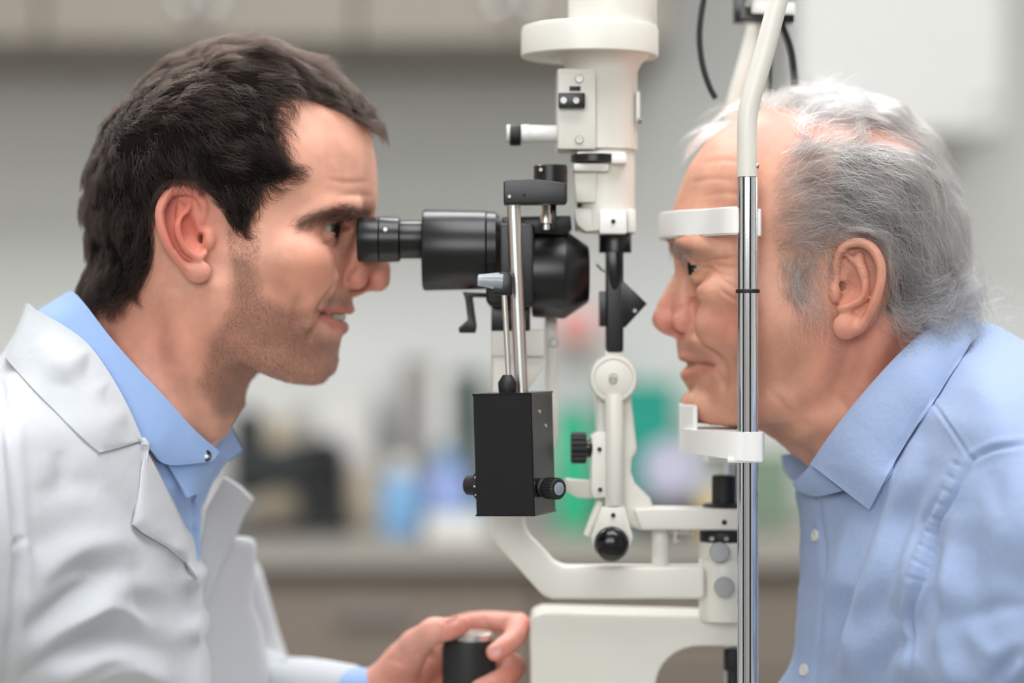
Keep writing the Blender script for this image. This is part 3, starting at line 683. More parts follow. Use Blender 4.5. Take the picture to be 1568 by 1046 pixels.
fb = strap('forehead_band', [(XC + 10, -ND), (XC - 26, -ND + 4), (1074, -122), (1038, -82), (1020, -40), (1013, 0), (1020, 40), (1038, 82), (1074, 122), (XC - 26, ND - 4), (XC + 10, ND)], 326, 367, 9, m_white, hr)
for sgn in (-1, 1):
    p = Part(); xx = (XC - 784) / k_of(sgn * ND) + 784; p.lathe((xx + 8, 341, sgn * ND + 4), (0, 0, 1), [(-21, 11), (-20, 13), (20, 13), (21, 11)], 24); p.box(xx + 2, 320, xx + 20, 362, sgn * ND - 6, sgn * ND + 14, 3); p.build('band_clamp', m_white, fb)
# chin cup
cup = Part()
def plan(path, n=8): return catmull3([(a, b, 0) for a, b in path], n)[:, :2]
arc = plan([(XC + 24, -ND - 4), (XC + 18, -ND - 19), (XC, -ND - 22), (1104, -ND - 18), (1074, -150), (1053, -96), (1043, -44), (1040, 0), (1043, 44), (1053, 96), (1074, 150), (1104, ND + 18), (XC, ND + 22), (XC + 18, ND + 19), (XC + 24, ND + 4)])
back = plan([(XC + 22, ND - 20), (XC + 8, 128), (1150, 80), (1146, 0), (1150, -80), (XC + 8, -128), (XC + 22, -ND + 20)])
ring = np.concatenate([arc, back]); bm = bmesh.new()
zt, zb_f, zb_b = 655, 690, 697
top = [bm.verts.new(M3([(x, y, zt)])[0]) for x, y in ring]; bot = [bm.verts.new(M3([(x, y, zb_f + (zb_b - zb_f) * smooth01((x - 1050) / 90))])[0]) for x, y in ring]
n = len(ring); bm.faces.new(top); bm.faces.new(bot[::-1])
for i in range(n): bm.faces.new((top[i], top[(i + 1) % n], bot[(i + 1) % n], bot[i]))
bmesh.ops.recalc_face_normals(bm, faces=bm.faces[:]); bmesh.ops.triangulate(bm, faces=[f for f in bm.faces if len(f.verts) > 4])
cup._merge(bm)
cu = cup.build('chin_cup', m_white, hr)
strap('cup_lip', [(1060, -76), (1047, -42), (1043, 0), (1047, 42), (1060, 76)], 618, 664, 7, m_white, cu)
for sgn in (-1, 1):
    p = Part(); xx = (XC - 784) / k_of(sgn * ND) + 784
    p.box(xx - 31, 700, xx + 22, 709, sgn * ND - 20, sgn * ND + 20, 3, 2); p.build('column_clamp', m_white, cu)
# table under everything
tt = Part(); tt.bm.free(); tt.bm = bmesh.new()
tbl = empty('instrument_table', (.0, .03, 0), 'white motorised instrument table under the slit lamp and head rest', 'table')
def tbox(nm, lo, hi, m):
    o = room_box(nm, lo, hi, m, None, tbl); return o
tbox('table_top', (-.22, -.17, TBL - .03), (.26, .23, TBL), m_white); tbox('column', (-.05, -.03, .05), (.05, .09, TBL - .03), m_cream); tbox('foot', (-.25, -.2, 0), (.25, .26, .05), m_cream)
for sgn in (-1, 1):
    p = Part(); p.cyl((784, 523, 0), (0, 0, 1), .10 / S, 24, 2); bmesh.ops.translate(p.bm, vec=Vector((W(XC, 0, 0).x, sgn * ND * S, TBL + .05)) - W(784, 523, 0), verts=p.bm.verts); p.build('column_socket', m_cream, hr)
p = Part(); bx_ = room_box('rail_support', (W(600, 0, 0).x, .015, TBL + .0005), (W(1160, 0, 0).x, .052, W(0, 1238, 40).z), m_cream, None, sl)
# fixation lamp bracket and cables, above the patient
fx = empty('fixation_lamp', W(1170, 32, 60), "black fixation lamp bracket above the patient's head with hanging cables", 'lamp')
p = Part(); p.extr([(1126, -30), (1150, -30), (1150, 20), (1217, 22), (1217, 34), (1126, 32)], 46, 90, 2).build('bracket', m_gloss, fx)
p = Part(); p.box(1150, 4, 1217, 23, 52, 84, 3).build('lamp_head', m_white, fx)
p = Part(); p.tube([W(1143, 10, 44), W(1150, -8, 40), W(1160, -30, 44)], 5 * S, 10, 4).build('wire', m_sat, fx)
p = Part(); p.tube([W(1164, 32, 70), W(1160, 90, 90), W(1150, 180, 120)], 5 * S, 10, 4).build('support_rod', m_cream, fx)
p = Part(); p.tube([W(1196, 34, 70), W(1210, 70, 76), W(1216, 105, 80), W(1218, 150, 90), W(1212, 210, 260)], 5.5 * S, 10, 6).build('cable', m_rub, fx)
p = Part(); p.tube([W(1178, 34, 70), W(1180, 80, 76), W(1179, 130, 90), W(1180, 220, 230)], 2.6 * S, 8, 6).build('cable', m_rub, fx)
cbl = Part(); cbl.tube([W(1096, -160, 20), W(1084, -40, 20), W(1074, 20, 20), W(1071, 60, 20), W(1076, 100, 20), W(1086, 132, 20), W(1096, 151, 20)], 4.6 * S, 12, 8)
co_ = cbl.build('cable', m_rub, None); tag(co_, "black cable hanging down in front of the patient's forehead hair", 'cable')
# ------------------------------------------------------------------ people: skin, heads
def skin_material(name, rough=.48, sss=.14, pore=.35):
    m = bpy.data.materials.new(name); m.use_nodes = True; nt = m.node_tree; b = nt.nodes['Principled BSDF']
    at = nt.nodes.new('ShaderNodeAttribute'); at.attribute_name = 'Col'
    tc = nt.nodes.new('ShaderNodeTexCoord')
    n1 = nt.nodes.new('ShaderNodeTexNoise'); n1.inputs['Scale'].default_value = 55; n1.inputs['Detail'].default_value = 6
    n2 = nt.nodes.new('ShaderNodeTexNoise'); n2.inputs['Scale'].default_value = 700; n2.inputs['Detail'].default_value = 2
    for n in (n1, n2): nt.links.new(tc.outputs['Object'], n.inputs['Vector'])
    mr = nt.nodes.new('ShaderNodeMapRange'); mr.inputs[1].default_value = .3; mr.inputs[2].default_value = .7; mr.inputs[3].default_value = .86; mr.inputs[4].default_value = 1.12
    nt.links.new(n1.outputs['Fac'], mr.inputs[0])
    mx = nt.nodes.new('ShaderNodeVectorMath'); mx.operation = 'SCALE'
    nt.links.new(at.outputs['Color'], mx.inputs[0]); nt.links.new(mr.outputs[0], mx.inputs['Scale'])
    # stubble speckle, strength in alpha
    n3 = nt.nodes.new('ShaderNodeTexNoise'); n3.inputs['Scale'].default_value = 1500; n3.inputs['Detail'].default_value = 3
    nt.links.new(tc.outputs['Object'], n3.inputs['Vector'])
    m3 = nt.nodes.new('ShaderNodeMapRange'); m3.inputs[1].default_value = .45; m3.inputs[2].default_value = .8
    nt.links.new(n3.outputs['Fac'], m3.inputs[0])
    mu = nt.nodes.new('ShaderNodeMath'); mu.operation = 'MULTIPLY'; nt.links.new(m3.outputs[0], mu.inputs[0])
    inv = nt.nodes.new('ShaderNodeMath'); inv.operation = 'SUBTRACT'; inv.inputs[0].default_value = 1; nt.links.new(at.outputs['Alpha'], inv.inputs[1])
    nt.links.new(inv.outputs[0], mu.inputs[1])
    mix = nt.nodes.new('ShaderNodeMix'); mix.data_type = 'RGBA'; mix.inputs[7].default_value = (.045, .028, .022, 1)
    nt.links.new(mu.outputs[0], mix.inputs[0]); nt.links.new(mx.outputs[0], mix.inputs[6]); nt.links.new(mix.outputs[2], b.inputs['Base Color'])
    b.inputs['Roughness'].default_value = rough; b.inputs['Subsurface Weight'].default_value = sss
    b.inputs['Subsurface Radius'].default_value = (1, .35, .2); b.inputs['Subsurface Scale'].default_value = .006
    bp = nt.nodes.new('ShaderNodeBump'); bp.inputs['Strength'].default_value = pore; bp.inputs['Distance'].default_value = .0004
    ad = nt.nodes.new('ShaderNodeMath'); nt.links.new(n1.outputs['Fac'], ad.inputs[0]); nt.links.new(n2.outputs['Fac'], ad.inputs[1])
    nt.links.new(ad.outputs[0], bp.inputs['Height']); nt.links.new(bp.outputs['Normal'], b.inputs['Normal'])
    return m

def near(px, py, d):
    """pixel + half depth -> point in the mirrored (y>=0) half grid"""
    q = Q(px, py, -d); return np.array([q[0], d, q[2]])
def add_ear(v, spec):
    """spec: lists of (px,py,depth[,r]) for helix, antihelix ..."""
    for kind, pts, k in spec:
        P = [near(p[0], p[1], p[2]) for p in pts]; r = [p[3] for p in pts]
        if kind == 'add': v.chain(P, r, k, sub=4)
        elif kind == 'cut': v.chain(P, r, k, cut=True, sub=4)
        elif kind == 'ell':
            for p in pts: v.ell(near(p[0], p[1], p[2]), p[3], k)
        elif kind == 'cutell':
            for p in pts: v.ell(near(p[0], p[1], p[2]), p[3], k, cut=True)

def creases(V, N, lst):
    """lst: (polyline in photo px, depth, width); pushes vertices of both sides inwards"""
    p = img(V); D = np.zeros(len(V))
    for line, dep, wid in lst:
        d, t = seg_dist(p, catmull3(line, 4)); taper = np.sqrt(np.clip(np.sin(np.pi * np.clip(t * .94 + .03, 0, 1)), 0, 1))
        D += dep * taper * (np.exp(-(d / wid) ** 2) - .35 * np.exp(-((d - 2.2 * wid) / (1.3 * wid)) ** 2))
    return V - N * D[:, None]

def world_mesh(name, V, F, C=None):
    Wd = M3(V)
    a, b, c, d = (Wd[F[:, i]] for i in range(4))
    vol = np.einsum('ij,ij->', a, np.cross(b, c)) + np.einsum('ij,ij->', a, np.cross(c, d))
    if vol - 0 < 0 and True:
        pass
    ctr = Wd.mean(0); a, b, c, d = a - ctr, b - ctr, c - ctr, d - ctr
    vol = np.einsum('ij,ij->', a, np.cross(b, c)) + np.einsum('ij,ij->', a, np.cross(c, d))
    if vol < 0: F = F[:, ::-1]
    me = np_mesh(name, Wd, F)
    if C is not None: set_col(me, C)
    return me
# ---- doctor's head
def doctor_head():
    v = Vol(40, 615, 0, 215, 55, 800, 2.0, half=True)
    outline = [(566, 205, 105), (574, 235, 105), (577, 262, 105), (578, 290, 95), (577, 316, 70), (571, 336, 50), (560, 360, 50), (548, 395, 55), (541, 425, 55), (540, 452, 55),
               (540, 463, 48), (539, 474, 42), (530, 488, 42), (527, 505, 42), (523, 522, 42), (519.5, 538, 42), (518.5, 556, 38), (513, 571, 36), (497, 581, 40), (474, 586, 46), (450, 585, 58), (428, 577, 75), (411, 570, 85), (400, 569, 75), (390, 577, 60), (380, 592, 55), (372, 620, 70), (362, 640, 70),
               (342, 670, 75), (305, 715, 85), (270, 790, 90), (180, 795, 120), (70, 760, 120), (62, 640, 110), (85, 560, 100), (115, 500, 95), (136, 455, 95), (147, 400, 105), (143, 340, 125), (144, 285, 135), (158, 222, 140), (188, 172, 140), (230, 132, 140), (280, 103, 140), (335, 85, 135), (385, 80, 130), (435, 90, 125), (482, 110, 120), (525, 138, 110), (552, 170, 105)]
    inner = [(545, 250, 78), (505, 230, 116), (460, 260, 139), (430, 330, 140), (400, 280, 150), (350, 180, 152), (300, 230, 172), (240, 230, 170), (300, 150, 138), (200, 230, 140), (175, 310, 112), (205, 380, 130), (250, 330, 163), (420, 150, 124), (490, 160, 88), (320, 300, 172), (290, 380, 158), (350, 380, 156),
             (430, 395, 150), (470, 385, 130), (500, 400, 104), (518, 385, 78), (530, 330, 92), (500, 325, 116), (470, 335, 128), (450, 340, 134),
             (500, 362, 98), (470, 435, 124), (440, 450, 134), (400, 450, 142), (345, 460, 144), (342, 505, 132), (395, 520, 116), (440, 535, 98), (475, 535, 72), (470, 495, 96), (490, 465, 92), (510, 445, 74), (500, 515, 58), (505, 555, 36), (480, 570, 44), (450, 566, 66), (420, 560, 88),
             (280, 470, 138), (240, 500, 124), (195, 480, 106), (300, 560, 122), (345, 570, 104), (340, 615, 84), (250, 620, 128), (180, 560, 116), (140, 560, 80), (200, 690, 140), (280, 690, 105), (120, 660, 110)]
    base_volume(v, outline, inner)
    # jaw line, cheek, neck muscle
    v.chain([near(332, 440, 140), near(338, 500, 122), near(380, 540, 102), near(440, 567, 70), near(480, 573, 40)], [16, 18, 18, 18, 16], 26, sub=3)
    v.ell(near(455, 398, 122), (46, 30, 30), 30)
    v.ell(near(470, 425, 104), (36, 30, 34), 26)          # smiling cheek
    v.chain([near(275, 455, 128), near(290, 560, 116), near(320, 660, 66)], [24, 22, 16], 26, sub=3)
    v.chain([near(470, 338, 118), near(500, 320, 108), near(540, 318, 72)], [12, 13, 12], 18, sub=3)   # brow ridge
    # nose
    ny = [((562, 345), 15), ((570, 365), 14), ((577, 388), 15), ((581, 412), 17), ((580, 429), 15)]
    v.chain([(a[0], 0, a[1]) for a, r in ny], [r for a, r in ny], 14, sub=4)
    v.chain([(556, 14, 356), (560, 22, 400), (548, 30, 428)], [12, 16, 13], 16, sub=3)
    v.ell((581, 6, 430), (14.5, 11.5, 14), 8); v.ell((574, 0, 437), (16, 10, 8), 6)
    v.ell(near(545, 428, 31), (18, 11, 15), 7)
    v.ell(near(561, 445, 19), (13, 6.5, 5.5), 4, cut=True, rot=(.25, 0))
    v.chain([(572, 0, 438), (556, 0, 445), (545, 0, 449)], [5, 5, 6], 5)
    v.chain([near(541, 408, 37), near(531, 416, 41), near(528, 430, 42)], [3, 3.5, 3], 6, cut=True, sub=4)
    # lips
    v.chain([(537, 0, 474), (530, 22, 474), (515, 47, 473.5), (493, 80, 472)], [6.5, 6.5, 5.5, 3], 6, sub=4)
    v.chain([(525, 0, 502), (519, 22, 500), (508, 44, 493), (490, 74, 482)], [9.5, 9.5, 8, 4.5], 6, sub=4)
    v.chain([(548, 0, 487), (530, 26, 486.5), (514, 52, 483.5), (499, 76, 479), (489, 92, 475.5)], [3.5, 4.5, 4.6, 3.6, 2.4], 4, cut=True, sub=4)
    v.chain([(527, 0, 485), (522, 22, 485), (506, 44, 482)], [7, 7, 5], 3, cut=True, sub=4)
    # smile fold
    v.chain([near(523, 426, 58), near(505, 447, 82), near(489, 468, 92), near(481, 490, 92), near(475, 518, 84)], [5, 6.5, 7, 6, 4], 12, cut=True, sub=4)
    v.chain([near(508, 428, 84), near(494, 444, 97), near(480, 468, 103), near(471, 492, 98)], [10, 14, 14, 10], 16, sub=3)
    # eye
    ec = near(494, 349, 74)
    v.ell(ec + (26, 6, 8), (22, 22, 20), 22, cut=True)       # socket hollow towards the nose
    v.ell(ec, (30, 30, 28), 7)
    v.ell(ec + (3, -2, 0), (28.5, 28.5, 27), 0, cut=True)
    v.ell(ec + (0, 5, -18), (25, 22, 12), 10)               # upper lid fold
    v.ell(ec + (-6, 4, 18), (22, 20, 9), 10)
    v.ell(ec + (28, 10, 1), (30, 40, 5.5), 2, cut=True)
    # ear
    add_ear(v, [
        ('ell', [(284, 350, 158, (34, 16, 56))], 14),
        ('cut', [(279, 318, 186, 15), (283, 350, 186, 17), (292, 380, 184, 13)], 6),
        ('add', [(310, 338, 168, 5), (312, 316, 170, 7), (300, 297, 175, 7.5), (279, 291, 180, 7.5), (258, 299, 184, 8), (246, 322, 187, 8), (248, 350, 186, 7.5), (259, 378, 181, 7), (273, 398, 174, 7), (288, 412, 168, 9)], 3),
        ('add', [(292, 312, 174, 4), (282, 328, 180, 6), (272, 346, 183, 6.5), (275, 366, 181, 6.5), (288, 384, 177, 6.5), (302, 394, 173, 6)], 5),
        ('add', [(276, 312, 174, 5), (275, 330, 178, 6)], 5),
        ('cut', [(266, 305, 186, 4.5), (256, 326, 189, 5), (259, 350, 188, 4.5), (270, 378, 182, 3.5)], 4),
        ('cut', [(287, 340, 178, 10), (292, 358, 176, 12), (304, 376, 172, 9)], 4),
        ('cut', [(310, 365, 168, 9), (316, 368, 150, 8)], 3),
        ('cut', [(296, 308, 178, 5), (300, 318, 178, 4)], 3),
        ('ell', [(303, 416, 168, (20, 10, 17))], 7),
        ('ell', [(320, 366, 163, (9, 10, 15))], 8),
        ('add', [(313, 388, 166, 5), (304, 396, 170, 6)], 4),
    ])
    return v
def doctor_skin(v):
    V, F = v.mesh(2); N = vnormals(V, F)
    # orient outward using the field
    if np.mean(np.sum(N * v_grad(v, V[::50]).repeat(1, 0) if False else N[::50] * v_grad(v, V[::50]), 1)) < 0: N = -N
    V = creases(V, N, [([(466, 440), (457, 466), (451, 506)], 3.4, 8), ([(522, 428), (505, 448), (489, 470), (481, 492), (475, 518)], 2.4, 4), ([(516, 366), (505, 372), (494, 372)], 2.0, 3.5), ([(486, 350), (474, 354), (462, 352)], 1.6, 3),
                       ([(560, 278), (530, 280), (505, 276)], 1.0, 4), ([(566, 300), (540, 299), (520, 300)], 1.0, 4)])
    p = img(V); C = np.tile(np.array(lin(222, 163, 140)), (len(V), 1)); A = np.ones(len(V))
    def mixc(w, col):
        nonlocal C
        C = C * (1 - w[:, None]) + np.array(lin(*col)) * w[:, None]
    mixc(.55 * blob(p, (470, 420), (60, 50)), (212, 138, 112))
    mixc(.8 * blob(p, (280, 345), (52, 78)) * smooth01((np.abs(V[:, 1]) - 150) / 15), (214, 104, 88))
    mixc(.55 * blob(p, (565, 428), (40, 24)), (196, 104, 88))
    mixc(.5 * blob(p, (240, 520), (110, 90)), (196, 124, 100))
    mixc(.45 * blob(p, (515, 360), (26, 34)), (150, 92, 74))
    lips = np.maximum(np.exp(-(seg_dist(p, [(543, 477), (520, 475), (492, 478)])[0] / 6.5) ** 4), np.exp(-(seg_dist(p, [(532, 502), (512, 496), (492, 482)])[0] / 8.5) ** 4))
    mixc(.7 * lips, (196, 104, 98)); mixc(.7 * np.exp(-(seg_dist(p, [(498, 480), (487, 477)])[0] / 3.5) ** 2), (96, 48, 40))
    brow = np.exp(-(seg_dist(p, catmull3([(462, 342), (495, 329), (530, 323), (562, 327)], 4))[0] / 10) ** 2); mixc(.8 * brow, (62, 40, 30))
    # beard shadow
    beard = smooth01(-poly_sd(p, [(352, 390), (390, 400), (402, 450), (440, 470), (470, 470), (500, 448), (535, 452), (545, 468), (512, 470), (492, 474), (480, 492), (500, 515), (528, 520), (540, 600), (400, 620), (385, 640), (330, 640), (300, 590), (320, 520), (352, 470)]) / 26 + .35)
    mixc(.5 * beard * (1 - lips), (128, 88, 70)); A -= .95 * beard * (1 - lips)
    sb = smooth01(-poly_sd(p, [(345, 340), (395, 330), (400, 395), (372, 410), (350, 395)]) / 8 + .5); A -= .7 * sb
    A = np.clip(A, 0, 1)
    scalp = smooth01(-poly_sd(p, DOC_HAIR) / 6 + .5) * (1 - smooth01((np.abs(V[:, 1]) - 168) / 6) * (blob(p, (285, 350), (70, 90)) > .5)); mixc(.9 * scalp, (52, 38, 32))
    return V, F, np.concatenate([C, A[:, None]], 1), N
def v_grad(v, P): return v.grad(P)
DOC_HAIR = [(574, 205), (562, 195), (545, 185), (520, 172), (490, 160), (460, 150), (432, 155), (424, 180), (428, 215), (442, 240), (452, 262), (430, 280), (402, 290), (396, 315), (380, 345), (366, 352), (352, 345), (338, 322), (318, 304), (300, 285), (268, 280), (244, 292), (232, 330), (238, 372), (232, 410), (215, 445), (185, 462), (120, 470), (60, 420), (60, 40), (620, 40), (640, 160)]
# ---- patient's head
PAT_HAIR = [(1085, 150), (1075, 215), (1100, 205), (1130, 180), (1165, 168), (1215, 176), (1226, 200), (1200, 222), (1186, 250), (1180, 300), (1176, 350), (1188, 400), (1192, 450), (1212, 472), (1236, 470), (1246, 430), (1262, 392), (1290, 372), (1318, 364), (1344, 380), (1356, 410), (1352, 450), (1342, 478), (1360, 492), (1400, 498), (1440, 505), (1560, 520), (1580, 60), (1100, 60)]
PAT_PART = [(1165, 190), (1230, 204), (1290, 204), (1350, 212), (1400, 232)]
def patient_head():
    v = Vol(975, 1545, 0, 215, 135, 835, 2.0, half=True)
    outline = [(1095, 205, 108), (1075, 225, 108), (1055, 255, 108), (1042, 285, 105), (1033, 312, 98), (1026, 340, 90), (1020.5, 365, 66), (1026, 384, 48), (1036, 400, 44), (1046, 420, 48), (1052, 450, 54), (1050, 480, 56), (1044, 503, 56), (1036, 518, 50), (1037, 538, 46), (1046, 550, 42), (1052, 560, 42), (1047, 574, 42), (1049, 588, 42), (1058, 604, 42), (1057.5, 619, 40), (1056, 632, 38), (1062, 646, 40), (1085, 650, 55), (1120, 651, 70), (1160, 659, 82), (1182, 671, 82), (1207, 691, 75), (1236, 714, 75),
               (1260, 750, 80), (1300, 815, 100), (1420, 822, 140), (1525, 745, 130), (1505, 630, 110), (1462, 560, 100), (1444, 500, 100), (1452, 440, 112), (1460, 390, 125), (1455, 330, 140), (1432, 270, 140), (1392, 222, 140), (1340, 188, 135), (1280, 166, 132), (1220, 160, 128), (1165, 168, 120), (1125, 184, 112)]
    inner = [(1080, 270, 92), (1110, 250, 110), (1062, 320, 90), (1110, 320, 126), (1160, 290, 148), (1200, 330, 158), (1150, 385, 140), (1190, 420, 148),
             (1300, 250, 168), (1380, 280, 160), (1250, 205, 134), (1320, 215, 128), (1180, 212, 112), (1420, 340, 128), (1400, 420, 138), (1330, 330, 176), (1280, 330, 172), (1250, 280, 166),
             (1300, 440, 160), (1250, 440, 156), (1135, 440, 142), (1104, 440, 124), (1082, 450, 102), (1064, 452, 74), (1068, 405, 92), (1092, 410, 110), (1122, 402, 130), (1042, 370, 74), (1062, 374, 102), (1092, 374, 118), (1122, 370, 130),
             (1130, 500, 132), (1100, 500, 114), (1074, 508, 86), (1056, 520, 60), (1170, 520, 144), (1220, 520, 148), (1260, 565, 138), (1200, 590, 128), (1140, 590, 108), (1100, 585, 84), (1076, 590, 56), (1092, 628, 62), (1074, 628, 44), (1130, 636, 84), (1170, 642, 98), (1093, 558, 84), (1068, 560, 54),
             (1280, 625, 132), (1330, 565, 138), (1380, 525, 128), (1240, 670, 112), (1212, 672, 88), (1320, 690, 138), (1400, 620, 140), (1380, 730, 140), (1455, 660, 118)]
    base_volume(v, outline, inner)
    v.chain([near(1268, 480, 142), near(1258, 560, 124), near(1210, 612, 108), near(1140, 634, 78), near(1090, 634, 46)], [14, 16, 18, 18, 15], 26, sub=3)
    v.ell(near(1112, 446, 118), (44, 26, 24), 28)
    v.ell(near(1100, 495, 104), (36, 24, 30), 28)
    v.chain([near(1350, 490, 132), near(1320, 590, 124), near(1270, 690, 86)], [20, 20, 16], 26, sub=3)
    v.chain([near(1044, 372, 70), near(1070, 376, 102), near(1102, 384, 118)], [11, 12, 10], 16, sub=3)
    # nose
    ny = [((1047, 398), 12), ((1048, 420), 14), ((1036, 445), 16), ((1025, 468), 18), ((1018, 488), 17.5)]
    v.chain([(a[0], 0, a[1]) for a, r in ny], [r for a, r in ny], 14, sub=4)
    v.chain([(1054, 14, 412), (1046, 21, 450), (1044, 28, 486)], [12, 15, 13], 16, sub=3)
    v.ell((1017, 7, 490), (16.5, 13, 17), 8); v.ell((1023, 0, 499), (15, 10, 11), 6)
    v.ell(near(1046, 493, 31), (17, 12, 16), 7)
    v.ell(near(1036, 507, 18), (11, 7, 6), 4, cut=True, rot=(-.2, 0))
    v.chain([(1020, 0, 506), (1032, 0, 511), (1042, 0, 514)], [6, 6, 6], 5)
    v.chain([near(1030, 482, 36), near(1042, 473, 40), near(1052, 471, 44), near(1060, 482, 46), near(1062, 496, 46)], [2.5, 3.5, 4, 3.5, 2.5], 6, cut=True, sub=4)
    # lips
    v.chain([(1045, 0, 546), (1052, 24, 547), (1066, 46, 549), (1092, 80, 558)], [7, 7, 6, 3], 7, sub=4)
    v.chain([(1051, 0, 573), (1056, 24, 573), (1068, 46, 568), (1092, 78, 561)], [9.5, 9.5, 8, 4], 7, sub=4)
    v.chain([(1036, 0, 558), (1050, 30, 557.5), (1066, 58, 557), (1081, 79, 557.5), (1091, 90, 559.5), (1096, 96, 562)], [3.2, 3.4, 3.4, 3.2, 2.6, 1.6], 4, cut=True, sub=4)
    v.chain([near(1062, 500, 58), near(1074, 518, 80), near(1094, 540, 92), near(1108, 565, 94), near(1110, 590, 90)], [3, 4, 4.5, 4, 2.5], 14, cut=True, sub=4)
    v.ell(near(1070, 618, 36), (22, 26, 20), 16)
    # eye
    ec = near(1079, 409, 74)
    v.ell(ec + (-28, 4, 8), (20, 22, 20), 20, cut=True)
    v.ell(ec, (29, 29, 27), 7)
    v.ell(ec + (-3, -2, 0), (27.5, 27.5, 26), 0, cut=True)
    v.ell(ec + (1, 5, -18), (30, 24, 13), 8)                  # drooping upper lid
    v.ell(ec + (2, 5, 19), (24, 20, 10), 8)
    v.ell(ec + (-30, 8, 1), (26, 38, 1.9), 1.5, cut=True)
    add_ear(v, [
        ('ell', [(1318, 440, 164, (32, 16, 66))], 14),
        ('cut', [(1316, 402, 190, 15), (1314, 440, 190, 17), (1306, 478, 188, 13)], 6),
        ('add', [(1283, 440, 168, 4), (1281, 408, 172, 6), (1290, 382, 180, 7), (1312, 371, 186, 7), (1334, 379, 191, 7.5), (1347, 402, 194, 8), (1348, 428, 193, 8), (1341, 456, 189, 8), (1330, 484, 182, 8), (1316, 503, 176, 9)], 3),
        ('add', [(1298, 392, 178, 4), (1316, 408, 183, 6), (1325, 434, 185, 7), (1322, 456, 183, 7), (1306, 466, 178, 6), (1290, 472, 174, 6)], 5),
        ('add', [(1316, 392, 180, 6), (1322, 420, 183, 7)], 6),
        ('cut', [(1300, 384, 186, 4), (1324, 390, 192, 5), (1336, 412, 195, 5), (1333, 446, 192, 4.5), (1320, 474, 186, 3.5)], 4),
        ('cut', [(1304, 424, 182, 9), (1304, 442, 178, 12), (1293, 455, 174, 9)], 4),
        ('cut', [(1290, 440, 172, 9), (1280, 438, 156, 7)], 3),
        ('cut', [(1293, 392, 182, 5), (1289, 404, 180, 4.5)], 3),
        ('ell', [(1296, 500, 173, (20, 10, 20))], 7),
        ('ell', [(1278, 448, 168, (8, 10, 16))], 8),
        ('add', [(1286, 474, 171, 5), (1300, 476, 174, 5)], 4),
    ])
    return v
